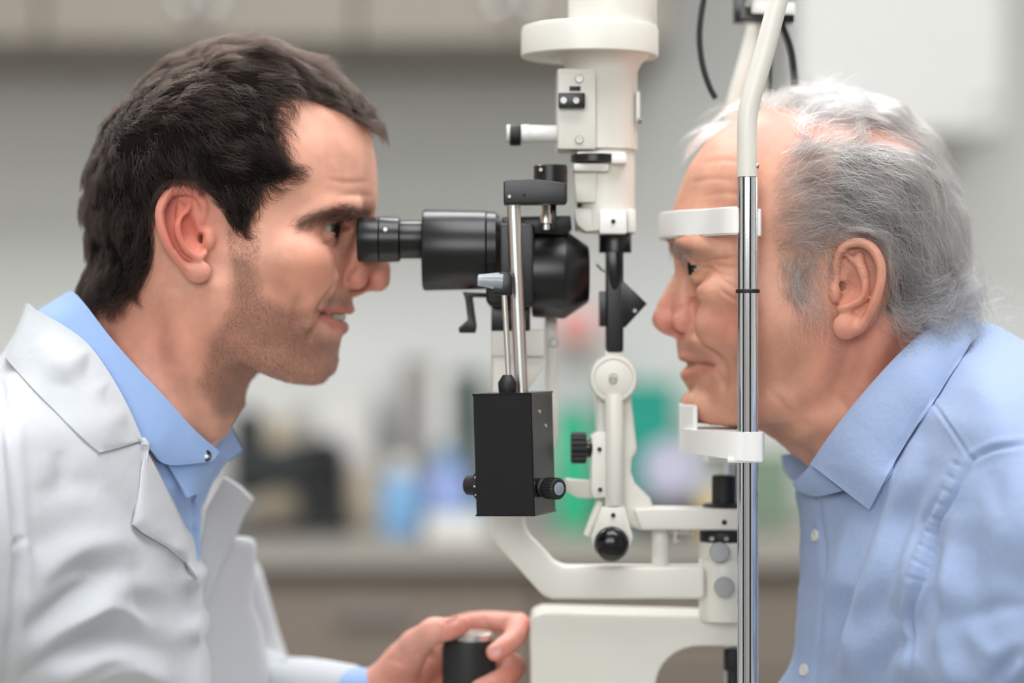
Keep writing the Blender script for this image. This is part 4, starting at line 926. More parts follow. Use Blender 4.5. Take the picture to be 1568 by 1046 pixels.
def patient_skin(v):
    V, F = v.mesh(2); N = vnormals(V, F)
    if np.mean(np.sum(N[::50] * v.grad(V[::50]), 1)) < 0: N = -N
    V = creases(V, N, [([(1073, 412), (1086, 410), (1100, 418), (1120, 424)], 1.8, 2.6), ([(1078, 404), (1094, 398), (1112, 397), (1126, 394)], 1.6, 3), ([(1066, 438), (1076, 430), (1090, 419)], 2.2, 3),
                       ([(1102, 424), (1118, 436), (1132, 444)], 1.4, 3), ([(1104, 444), (1118, 455), (1136, 464)], 1.5, 3), ([(1090, 405), (1110, 408), (1128, 410)], 1.2, 2.6), ([(1056, 392), (1066, 402), (1076, 408)], 1.4, 3),
                       ([(1080, 300), (1110, 296), (1150, 300)], 1.1, 4), ([(1060, 280), (1090, 274), (1125, 276)], 1.1, 4), ([(1080, 250), (1110, 246), (1135, 248)], .9, 4),
                       ([(1266, 430), (1262, 470), (1252, 530)], 1.5, 3), ([(1258, 440), (1252, 490), (1248, 540)], 1.2, 3), ([(1262, 460), (1266, 500), (1262, 545)], 1.2, 3),
                       ([(1080, 605), (1090, 592), (1102, 588)], 1.2, 5), ([(1094, 562), (1102, 574), (1106, 588)], 1.6, 4), ([(1064, 600), (1074, 606), (1088, 605)], .8, 6),
                       ([(1180, 600), (1220, 640), (1250, 660)], 1.2, 6), ([(1160, 640), (1200, 668), (1230, 690)], 1.6, 5), ([(1280, 600), (1300, 640), (1290, 690)], 1.4, 7), ([(1120, 480), (1116, 520), (1122, 560)], 1.2, 7), ([(1030, 398), (1040, 396), (1050, 400)], 1.0, 3)])
    p = img(V); C = np.tile(np.array(lin(216, 158, 133)), (len(V), 1)); A = np.ones(len(V))
    def mixc(w, col):
        nonlocal C
        C = C * (1 - w[:, None]) + np.array(lin(*col)) * w[:, None]
    mixc(.5 * blob(p, (1120, 490), (40, 36)), (206, 118, 100))
    mixc(.7 * blob(p, (1020, 490), (36, 36)), (206, 124, 112))
    mixc(.45 * blob(p, (1315, 440), (46, 84)), (198, 116, 92))
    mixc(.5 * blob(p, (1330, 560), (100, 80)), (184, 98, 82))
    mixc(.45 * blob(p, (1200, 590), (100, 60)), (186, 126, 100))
    mixc(.4 * blob(p, (1075, 415), (40, 30)), (196, 140, 108))
    mixc(.6 * blob(p, (1230, 190), (190, 46)), (222, 150, 138))
    lips = np.maximum(np.exp(-(seg_dist(p, [(1048, 549), (1066, 551), (1090, 558)])[0] / 5.0) ** 4), np.exp(-(seg_dist(p, [(1048, 574), (1066, 569), (1088, 562)])[0] / 8.5) ** 4))
    mixc(.5 * lips, (186, 104, 94)); mixc(.6 * np.exp(-(seg_dist(p, [(1050, 558), (1066, 557), (1082, 557.5), (1094, 560)])[0] / 2.6) ** 2), (120, 58, 50))
    brow = np.exp(-(seg_dist(p, [(1032, 378), (1044, 383), (1054, 386)])[0] / 6) ** 2); mixc(.6 * brow, (84, 66, 56))
    brow = np.exp(-(seg_dist(p, [(1060, 384), (1086, 384)])[0] / 9) ** 2); mixc(.3 * brow, (120, 98, 84))
    beard = smooth01(-poly_sd(p, [(1040, 512), (1070, 516), (1110, 540), (1170, 510), (1240, 470), (1262, 520), (1240, 620), (1160, 660), (1060, 655), (1045, 600)]) / 26 + .2)
    mixc(.18 * beard * (1 - lips), (150, 112, 92)); A -= .16 * beard
    scalp = smooth01(-poly_sd(p, PAT_HAIR) / 16 + .2) * (1 - smooth01((np.abs(V[:, 1]) - 172) / 6) * (blob(p, (1315, 440), (70, 90)) > .5))
    scalp *= 1 - .8 * np.exp(-(seg_dist(p, PAT_PART)[0] / 13) ** 2)
    mixc(.62 * scalp * smooth01((p[:, 0] - 1185) / 60), (126, 108, 100)); mixc(.3 * scalp * (p[:, 0] < 1260), (168, 140, 128))
    return V, F, np.concatenate([C, np.clip(A, 0, 1)[:, None]], 1), N
# ------------------------------------------------------------------ hair
def hair_material(name, c_lo, c_hi, grey, grey_frac, rough=.35, ior=1.5):
    m = bpy.data.materials.new(name); m.use_nodes = True; nt = m.node_tree; nt.nodes.clear()
    out = nt.nodes.new('ShaderNodeOutputMaterial'); h = nt.nodes.new('ShaderNodeBsdfHairPrincipled')
    h.parametrization = 'COLOR'; h.inputs['Roughness'].default_value = rough; h.inputs['Radial Roughness'].default_value = .5; h.inputs['IOR'].default_value = ior
    hi = nt.nodes.new('ShaderNodeHairInfo'); cr = nt.nodes.new('ShaderNodeValToRGB')
    cr.color_ramp.elements[0].color = (*c_lo, 1); cr.color_ramp.elements[1].position = 1 - grey_frac - .02; cr.color_ramp.elements[1].color = (*c_hi, 1)
    e = cr.color_ramp.elements.new(1 - grey_frac); e.color = (*grey, 1)
    at = nt.nodes.new('ShaderNodeAttribute'); at.attribute_name = 'shade'; mm = nt.nodes.new('ShaderNodeMix'); mm.inputs[0].default_value = .55
    nt.links.new(hi.outputs['Random'], mm.inputs[2]); nt.links.new(at.outputs['Fac'], mm.inputs[3]); nt.links.new(mm.outputs[0], cr.inputs[0]); nt.links.new(cr.outputs[0], h.inputs['Color']); nt.links.new(h.outputs[0], out.inputs[0])
    return m
def hair_curves(name, P, radius, m, parent, shade=None):
    """P: (strands, points, 3) in mid-plane pixel space"""
    n, k, _ = P.shape
    hc = bpy.data.hair_curves.new(name); hc.add_curves([k] * n)
    hc.attributes['position'].data.foreach_set('vector', M3(P.reshape(-1, 3)).astype(np.float32).ravel())
    r = np.tile(np.interp(np.linspace(0, 1, k), [0, .6, 1], [1, .85, .25]), n).astype(np.float32) * radius
    a = hc.attributes.get('radius') or hc.attributes.new('radius', 'FLOAT', 'POINT'); a.data.foreach_set('value', r)
    sa = hc.attributes.new('shade', 'FLOAT', 'CURVE'); sa.data.foreach_set('value', (np.full(n, .5) if shade is None else shade).astype(np.float32))
    hc.materials.append(m)
    o = bpy.data.objects.new(name, hc); COL.objects.link(o)
    if parent is not None: o.parent = parent; o.matrix_parent_inverse = parent.matrix_world.inverted()
    o['kind'] = 'stuff'; return o
class Flow:
    def __init__(s, guides, power=3.0):
        P, T = [], []
        for g in guides:
            c = catmull3([(a, b, 0) for a, b in g], 6)[:, :2]; t = np.gradient(c, axis=0); t /= np.linalg.norm(t, axis=1)[:, None]; P.append(c); T.append(t)
        s.P = np.concatenate(P); s.T = np.concatenate(T); s.power = power
    def __call__(s, p):
        o = np.empty_like(p)
        for i in range(0, len(p), 8000):
            d = np.sqrt(((p[i:i + 8000, None] - s.P[None]) ** 2).sum(-1)) + 6; w = d ** -s.power
            o[i:i + 8000] = (w @ s.T) / w.sum(1)[:, None]
        return o / (np.linalg.norm(o, axis=1)[:, None] + 1e-6)
def grow(v, roots, flow, length, npts, lift, jitter=.25, clump=.6, nclump=900, curl=0.0, rng=RNG, side=None, rise=.35, wave=0.0, wlen=70.0, undul=0.0, shades=None):
    n = len(roots); P = np.zeros((n, npts, 3)); P[:, 0] = roots; x = roots.astype(float).copy()
    ph = rng.normal(0, jitter, n); cz = rng.uniform(0, 6.28, n); lj = rng.uniform(.75, 1.25, n)
    # neighbouring strands share part of their random turn
    cell = np.floor(roots / 26).astype(int); key = (cell[:, 0] * 73856093 ^ cell[:, 1] * 19349663 ^ cell[:, 2] * 83492791) % 4096
    sh = rng.normal(0, jitter, 4096)[key]; ph = ph * .6 + sh * .8
    lf = lift * rng.uniform(.7, 1.15, n) * (1 + .3 * rng.normal(0, 1, 4096)[key]).clip(.4, 1.5)
    big = np.floor((roots + rng.normal(0, 9, roots.shape)) / 46).astype(int); wp = rng.uniform(0, 6.28, 4096)[(big[:, 0] * 73856093 ^ big[:, 1] * 19349663 ^ big[:, 2] * 83492791) % 4096]
    step = length / (npts - 1) * lj
    for j in range(1, npts):
        t = j / (npts - 1); f = flow(img(x))
        a = ph * (.4 + .6 * t) + curl * np.sin(cz + t * 5.0) + wave * np.sin(wp + t * length / wlen * 6.28); ca, sa = np.cos(a), np.sin(a)
        f = np.stack([f[:, 0] * ca - f[:, 1] * sa, f[:, 0] * sa + f[:, 1] * ca], 1)
        g = v.grad(x, 4.0); d3 = np.stack([f[:, 0], np.zeros(n), f[:, 1]], 1)
        d3 -= g * (d3 * g).sum(1)[:, None] * .85
        d3 /= np.linalg.norm(d3, axis=1)[:, None] + 1e-6
        x = x + d3 * step[:, None]
        F = v.sample(x); tgt = lf * min(1, (t / rise)) ** .7 * (1 + undul * np.sin(x[:, 0] / 15 + 1.4 * np.sin(x[:, 2] / 27) + x[:, 1] / 40))
        x = x + g * ((tgt - F) * .55)[:, None]; P[:, j] = x
    if clump:
        ci = rng.choice(n, min(nclump, n), replace=False); near_i = np.empty(n, int)
        for i in range(0, n, 4000):
            near_i[i:i + 4000] = ci[((roots[i:i + 4000, None] - roots[ci][None]) ** 2).sum(-1).argmin(1)]
        if shades is not None: shades.append(rng.beta(1.6, 1.6, n)[near_i])
        tt = np.linspace(0, 1, npts)[None, :, None] ** 1.2 * clump * rng.uniform(.4, 1.0, (n, 1, 1))
        P = P + (P[near_i] - P) * tt
    return P
def scatter(V, F, w, n, rng=RNG):
    """n random points on the quads with vertex weight w"""
    a = V[F]; ar = np.linalg.norm(np.cross(a[:, 2] - a[:, 0], a[:, 3] - a[:, 1]), axis=1) * w[F].mean(1); c = np.cumsum(ar)
    f = np.searchsorted(c, rng.uniform(0, c[-1], n)).clip(0, len(F) - 1); u, t = rng.uniform(0, 1, (2, n, 1)); q = V[F[f]]
    return (q[:, 0] * (1 - u) + q[:, 1] * u) * (1 - t) + (q[:, 3] * (1 - u) + q[:, 2] * u) * t
def hair_shell(v, poly, thick, edge=22, extra=None):
    """solid hair mass: the skin surface raised by `thick` inside the hairline"""
    D = np.sqrt(np.clip(v.E, 0, None)); X, Z = np.meshgrid(v.x, v.z, indexing='ij')
    k = 1 - D / FPX; p = np.stack([(784 + (X - 784) / k).ravel(), (523 + (Z - 523) / k).ravel()], 1)
    sd = poly_sd(p, poly).reshape(X.shape); T = thick * smooth01(-sd / edge)
    if extra is not None: T = T * extra(p).reshape(X.shape)
    T = np.where(sd < -2, T - 2.2, -4)
    s = Vol.__new__(Vol); s.h = v.h; s.half = True; s.x, s.y, s.z = v.x, v.y, v.z
    s.F = v.F - T[:, None, :].astype(np.float32)
    V, F = s.mesh(2); return V, F
DOC_GUIDES = [[(300, 66), (350, 60), (430, 72), (500, 98), (545, 125), (578, 150)], [(300, 100), (400, 112), (470, 135), (540, 170), (575, 185)], [(210, 130), (290, 150), (360, 185), (425, 215)], [(180, 180), (230, 230), (300, 285)],
              [(290, 200), (350, 240), (400, 258), (455, 258)], [(400, 170), (425, 200), (445, 250)], [(340, 280), (368, 315), (374, 352)], [(150, 230), (136, 340), (140, 450)], [(190, 250), (186, 350), (165, 455)], [(240, 230), (248, 320), (215, 440)], [(310, 260), (330, 300), (350, 330)]]
def doctor_hair(v, V, F, parent):
    p = img(V); w = (poly_sd(p, DOC_HAIR) < 0).astype(float)
    earm = (np.abs(V[:, 1]) > 160) & (blob(p, (284, 355), (62, 84)) > .42) & in_poly(p, [(240, 275), (330, 275), (330, 440), (240, 440)]); w[earm] = 0
    w *= np.where(p[:, 0] > 380, .8, 1)
    sv, sf = hair_shell(v, DOC_HAIR, 11, 24); m_cap = mat('dark_hair_mass', lin(22, 17, 15), 1.0, bump=.5, bscale=900, spec=.05)
    ho = link_mesh('hair', world_mesh('hair', sv, sf), m_cap, parent); ho['label'] = 'short wavy dark brown hair'
    R = scatter(V, F, w, 34000); pr = img(R)
    top = smooth01((150 - pr[:, 1]) / 60); side = smooth01((pr[:, 1] - 240) / 60)
    L = 44 + 14 * top - 14 * side * (pr[:, 0] > 300); lift = 13 + 8 * top - 6 * side * (pr[:, 0] > 320) + 4 * smooth01((pr[:, 0] - 520) / 40)
    P = grow(v, R, Flow(DOC_GUIDES), L, 9, lift, .45, .72, 1300, .3, wave=.45, wlen=60, undul=.14, shades=(shd := []))
    hm = hair_material('dark_hair', lin(15, 11, 10), lin(38, 28, 23), lin(140, 130, 122), .06, .5, 1.3)
    hair_curves('hair_strands', P, .00013, hm, ho, shd[0])
    # eyebrow, beard stubble
    bl = [(460, 343), (495, 330), (530, 324), (564, 328)]; d, t = seg_dist(p, catmull3(bl, 4)); wb = np.exp(-(d / 7.5) ** 2) * (d < 12) * (.3 + t) * (p[:, 0] < 546)
    Rb = scatter(V, F, wb, 1700); Pb = grow(v, Rb, Flow([[(585, 335), (562, 322), (530, 315), (500, 320), (462, 340)]]), 15, 5, np.full(len(Rb), 4.0), .25, .2, 60)
    bo = hair_curves('eyebrow', Pb, .00008, hair_material('brow_hair', lin(30, 22, 18), lin(60, 44, 34), lin(70, 50, 40), .05), parent)
    sb = smooth01(-poly_sd(p, [(348, 345), (396, 332), (398, 396), (372, 410), (352, 396)]) / 6 + .5)
    bd = smooth01(-poly_sd(p, [(356, 400), (395, 405), (410, 460), (452, 500), (476, 520), (505, 525), (520, 545), (505, 590), (400, 610), (385, 640), (335, 630), (300, 590), (330, 520)]) / 20 + .4) * .35
    ms = smooth01(-poly_sd(p, [(500, 452), (538, 455), (540, 468), (510, 468), (494, 472)]) / 6 + .4) * .5
    Rs = scatter(V, F, np.maximum(np.maximum(sb, bd), ms), 5200); Ps = grow(v, Rs, Flow([[(380, 330), (378, 400), (390, 480), (430, 560)], [(540, 450), (500, 500), (470, 590)], [(340, 560), (330, 640)]]), 6, 3, np.full(len(Rs), 2.0), .5, 0)
    hair_curves('stubble', Ps, .00006, hair_material('stubble_hair', lin(50, 38, 32), lin(90, 72, 60), lin(150, 140, 130), .2), parent)
PAT_GUIDES = [[(1240, 208), (1228, 185), (1250, 158), (1300, 150), (1360, 175)], [(1170, 172), (1160, 150), (1120, 150), (1086, 175), (1072, 215)], [(1200, 178), (1196, 158), (1230, 138), (1290, 135)], [(1330, 210), (1330, 180), (1370, 180), (1420, 215)],
              [(1195, 235), (1250, 222), (1330, 240), (1400, 290), (1440, 350)], [(1182, 290), (1240, 262), (1310, 280), (1380, 330), (1430, 400)], [(1178, 345), (1230, 310), (1300, 318), (1370, 365), (1420, 430), (1480, 440)], [(1185, 385), (1240, 350), (1300, 345), (1350, 372), (1380, 430), (1440, 470), (1495, 445)],
              [(1195, 400), (1205, 435), (1222, 474)], [(1230, 400), (1224, 430), (1238, 470)], [(1360, 440), (1370, 480), (1400, 500), (1430, 490)], [(1400, 215), (1445, 280), (1470, 360), (1500, 420), (1506, 440)], [(1420, 470), (1450, 500), (1490, 490)]]
def patient_hair(v, V, F, parent):
    p = img(V); w = (poly_sd(p, PAT_HAIR) < 0).astype(float)
    w *= np.where(np.exp(-(seg_dist(p, PAT_PART)[0] / 12) ** 2) > .4, .12, 1.0)
    w *= 1 + 1.2 * smooth01((205 - p[:, 1]) / 12)
    w *= smooth01(-poly_sd(p, PAT_HAIR) / 18 + .3); earm = (np.abs(V[:, 1]) > 166) & in_poly(p, [(1268, 362), (1362, 362), (1362, 525), (1268, 525)]) & (blob(p, (1315, 445), (60, 100)) > .3); w[earm] = 0
    ex = lambda q: 1 - .9 * np.exp(-(seg_dist(q, PAT_PART)[0] / 16) ** 2) - smooth01((1345 - q[:, 0]) / 90) * (q[:, 1] > 200) - smooth01((238 - q[:, 1]) / 30) * smooth01((1440 - q[:, 0]) / 40)
    sv, sf = hair_shell(v, PAT_HAIR, 12, 40, lambda q: ex(q).clip(0, 1)); m_cap = mat('grey_hair_mass', lin(88, 80, 76), 1.0, bump=.5, bscale=900, spec=.1)
    ho = link_mesh('hair', world_mesh('hair', sv, sf), m_cap, parent); ho['label'] = 'wavy silver grey hair brushed back from a side parting'
    R = scatter(V, F, w, 26000); pr = img(R)
    nape = smooth01((pr[:, 1] - 380) / 70) * (pr[:, 0] > 1340); fr = smooth01((1260 - pr[:, 0]) / 60); top = smooth01((205 - pr[:, 1]) / 25)
    L = 120 + 20 * nape - 45 * fr * (1 - top) - 50 * top - 60 * (fr * (pr[:, 1] > 395)); lift = 17 + 19 * nape - 9 * fr * (1 - top) + 9 * top
    P = grow(v, R, Flow(PAT_GUIDES), L, 18, lift, .26, .7, 1100, .25 + .5 * nape, wave=.38 + .2 * nape, wlen=85, undul=.12, shades=(shd := []))
    hm = hair_material('grey_hair', lin(46, 41, 39), lin(146, 139, 136), lin(220, 216, 213), .26, .32)
    hair_curves('hair_strands', P, .000075, hm, ho, shd[0])
    R2 = R[RNG.choice(len(R), 3400, replace=False)]; pr = img(R2); P = grow(v, R2, Flow(PAT_GUIDES), 115 - 45 * (pr[:, 1] < 205), 18, np.full(len(R2), 24.0), .34, .35, 500, .35, wave=.45, wlen=80, rise=.6)
    hair_curves('silver_strands', P, .00009, hair_material('silver_hair', lin(150, 144, 140), lin(222, 218, 215), lin(236, 233, 230), .3, .28), ho)
    R = R[RNG.choice(len(R), 900, replace=False)]; P = grow(v, R, Flow(PAT_GUIDES), 120, 16, np.full(len(R), 30.0), .6, 0, 10, .7, rise=.9)
    hair_curves('stray_hairs', P, .00005, hm, ho)
    d, t = seg_dist(p, [(1032, 379), (1044, 384), (1056, 385), (1088, 388)]); wb = np.exp(-(d / 6) ** 2) * (d < 10) * (1.15 - t)
    Rb = scatter(V, F, wb, 420); Pb = grow(v, Rb, Flow([[(1020, 380), (1045, 384), (1090, 394)]]), 20, 6, np.full(len(Rb), 6.0), .4, .3, 40)
    hair_curves('eyebrow', Pb, .00007, hair_material('grey_brow', lin(70, 58, 50), lin(130, 116, 106), lin(200, 190, 182), .25), parent)
# ------------------------------------------------------------------ clothes and hand
def cloth(name, col, weave=2600, bump=.12, var=.05, soft=.06, sheen=.15):
    m = bpy.data.materials.new(name); m.use_nodes = True; nt = m.node_tree; b = nt.nodes['Principled BSDF']
    tc = nt.nodes.new('ShaderNodeTexCoord'); mp = nt.nodes.new('ShaderNodeMapping'); mp.inputs['Scale'].default_value = (1, 1, .25)
    nt.links.new(tc.outputs['Object'], mp.inputs['Vector'])
    n1 = nt.nodes.new('ShaderNodeTexNoise'); n1.inputs['Scale'].default_value = weave; n1.inputs['Detail'].default_value = 2
    n2 = nt.nodes.new('ShaderNodeTexNoise'); n2.inputs['Scale'].default_value = 28; n2.inputs['Detail'].default_value = 4
    nt.links.new(mp.outputs[0], n1.inputs['Vector']); nt.links.new(tc.outputs['Object'], n2.inputs['Vector'])
    mx = nt.nodes.new('ShaderNodeMix'); mx.data_type = 'RGBA'
    mx.inputs[6].default_value = (*[c * (1 - var) for c in col], 1); mx.inputs[7].default_value = (*[min(1, c * (1 + var)) for c in col], 1)
    nt.links.new(n1.outputs['Fac'], mx.inputs[0]); nt.links.new(mx.outputs[2], b.inputs['Base Color'])
    b.inputs['Roughness'].default_value = .85; b.inputs['Sheen Weight'].default_value = sheen; b.inputs['Specular IOR Level'].default_value = .25
    b1 = nt.nodes.new('ShaderNodeBump'); b1.inputs['Strength'].default_value = bump; b1.inputs['Distance'].default_value = .0006; nt.links.new(n1.outputs['Fac'], b1.inputs['Height'])
    b2 = nt.nodes.new('ShaderNodeBump'); b2.inputs['Strength'].default_value = soft; b2.inputs['Distance'].default_value = .02; nt.links.new(n2.outputs['Fac'], b2.inputs['Height']); nt.links.new(b1.outputs[0], b2.inputs['Normal'])
    nt.links.new(b2.outputs[0], b.inputs['Normal']); return m
m_coat = cloth('white_cotton', lin(196, 199, 204), 2200, .08, .02, .09)
m_shirtd = cloth('blue_cotton_fine', lin(150, 178, 224), 2600, .1, .08)
m_shirtp = cloth('blue_oxford', lin(152, 170, 204), 1500, .2, .14, .12)

def on_surf(v, px, py):
    D = np.full(len(px), 150.0)
    for _ in range(8):
        k = 1 - D / FPX; x = 784 + (px - 784) * k; z = 523 + (py - 523) * k
        i = np.clip((x - v.x[0]) / v.h, 0, len(v.x) - 1.01); j = np.clip((z - v.z[0]) / v.h, 0, len(v.z) - 1.01); a, b = i.astype(int), j.astype(int); u, w = i - a, j - b
        e = v.E[a, b] * (1 - u) * (1 - w) + v.E[a + 1, b] * u * (1 - w) + v.E[a, b + 1] * (1 - u) * w + v.E[a + 1, b + 1] * u * w
        D = .5 * D + .5 * np.sqrt(np.clip(e, 0, None))
    return D
def resample(pts, n, smooth=True):
    P = catmull3(pts, 8) if smooth else np.array(pts, float); s = np.concatenate([[0], np.cumsum(np.linalg.norm(np.diff(P[:, :2], axis=0), axis=1))]); t = np.linspace(0, s[-1], n)
    return np.stack([np.interp(t, s, P[:, i]) for i in range(3)], 1)
def sheet(A, B, th, n=40, m=14, bulge=0.0, surf=None, off=5.0, smooth=(True, True), pw=1.0, wav=None, edge=0.0):
    """lofted cloth sheet between two curves of (px, py, depth or None); None = lie on the garment surface. Returns V,F (pixel space)"""
    def fix(c):
        return [p if p[2] is not None else (p[0], p[1], -(on_surf(surf, np.array([float(p[0])]), np.array([float(p[1])]))[0] + off)) for p in c]
    A, B = fix(A), fix(B)
    cA, cB = [resample([(p[0], p[1], p[2] if p[2] is not None else 1e4) for p in c], n, s) for c, s in ((A, smooth[0]), (B, smooth[1]))]
    v = np.linspace(0, 1, m)
    G = cA[:, None] * (1 - v[None, :, None]) + cB[:, None] * v[None, :, None]
    if surf is not None:
        for c in (cA, cB):
            bad = c[:, 2] > 500
            if bad.any(): c[bad, 2] = -(on_surf(surf, c[bad, 0], c[bad, 1]) + off)
        G[..., 2] = cA[:, None, 2] * (1 - v[None] ** pw) + cB[:, None, 2] * v[None] ** pw
        q = G.reshape(-1, 3); lim = -(on_surf(surf, q[:, 0], q[:, 1]) + off); G[..., 2] = np.where(G[..., 2] < -60, np.minimum(G[..., 2], np.where(lim < -30, lim, 1e3).reshape(n, m)), G[..., 2])
    u = np.linspace(0, 1, n)[:, None]
    G[..., 2] -= bulge * np.sin(np.pi * v)[None] * np.sqrt(np.sin(np.pi * np.clip(u, .02, .98)))
    if wav is not None: G[..., 2] -= wav(u, v[None])
    if edge: G[..., 2] += edge * (np.exp(-((1 - v[None]) * m / 1.6) ** 2))
    k = k_of(G[..., 2]); P = np.stack([784 + (G[..., 0] - 784) * k, G[..., 2], 523 + (G[..., 1] - 523) * k], -1)
    du = np.gradient(P, axis=0); dv = np.gradient(P, axis=1); N = np.cross(du, dv); N /= np.linalg.norm(N, axis=-1)[..., None] + 1e-9
    if N[..., 1].mean() > 0: N = -N
    a = P.reshape(-1, 3); b = (P - N * th).reshape(-1, 3); V = np.concatenate([a, b]); I = np.arange(n * m).reshape(n, m); o = n * m; F = []
    F.append(np.stack([I[:-1, :-1], I[1:, :-1], I[1:, 1:], I[:-1, 1:]], -1).reshape(-1, 4)); F.append(F[0][:, ::-1] + o)
    rim = np.concatenate([I[:, 0], I[-1, 1:], I[-2::-1, -1], I[0, -2:0:-1]]); r2 = np.roll(rim, -1)
    F.append(np.stack([r2, rim, rim + o, r2 + o], 1)); return V, np.concatenate(F)
def sheets_obj(name, L, m, parent, label=None):
    V, F, o = [], [], 0
    for a, b in L: V.append(a); F.append(b + o); o += len(a)
    ob = link_mesh(name, world_mesh(name, np.concatenate(V), np.concatenate(F)), m, parent); ob.data.set_sharp_from_angle(angle=math.radians(50))
    if label: ob['label'] = label
    return ob
def garment(v, creas, smooth=2):
    V, F = v.mesh(smooth); N = vnormals(V, F)
    if np.mean(np.sum(N[::50] * v.grad(V[::50], 6), 1)) < 0: N = -N
    return creases(V, N, creas), F
def ridge(line, h, w): return (line, -h, w)
def button(c, r, axis, m, parent, name='button'):
    p = Part(); p.lathe(c, axis, [(-3, r), (2, r), (3.2, r * .85), (2.4, r * .6), (2.4, r * .2), (2, 0)], 24); o = p.build(name, m, parent)
    return o

def cut_image(v, poly):
    """trim a garment with a polygon drawn in photo pixels (follows the garment's own surface)"""
    D = np.sqrt(np.clip(v.E, 0, None)); X, Z = np.meshgrid(v.x, v.z, indexing='ij'); k = 1 - D / FPX
    sd = poly_sd(np.stack([(784 + (X - 784) / k).ravel(), (523 + (Z - 523) / k).ravel()], 1), poly).reshape(X.shape).astype(np.float32)
    v.F = np.maximum(v.F, sd[:, None, :])
def surf_axis(v, px, py):
    D = on_surf(v, np.array([float(px)]), np.array([float(py)]))[0]; q = near(px, py, D); g = v.grad(q[None], 6)[0]
    return D, (g[0], -abs(g[1]), -g[2])
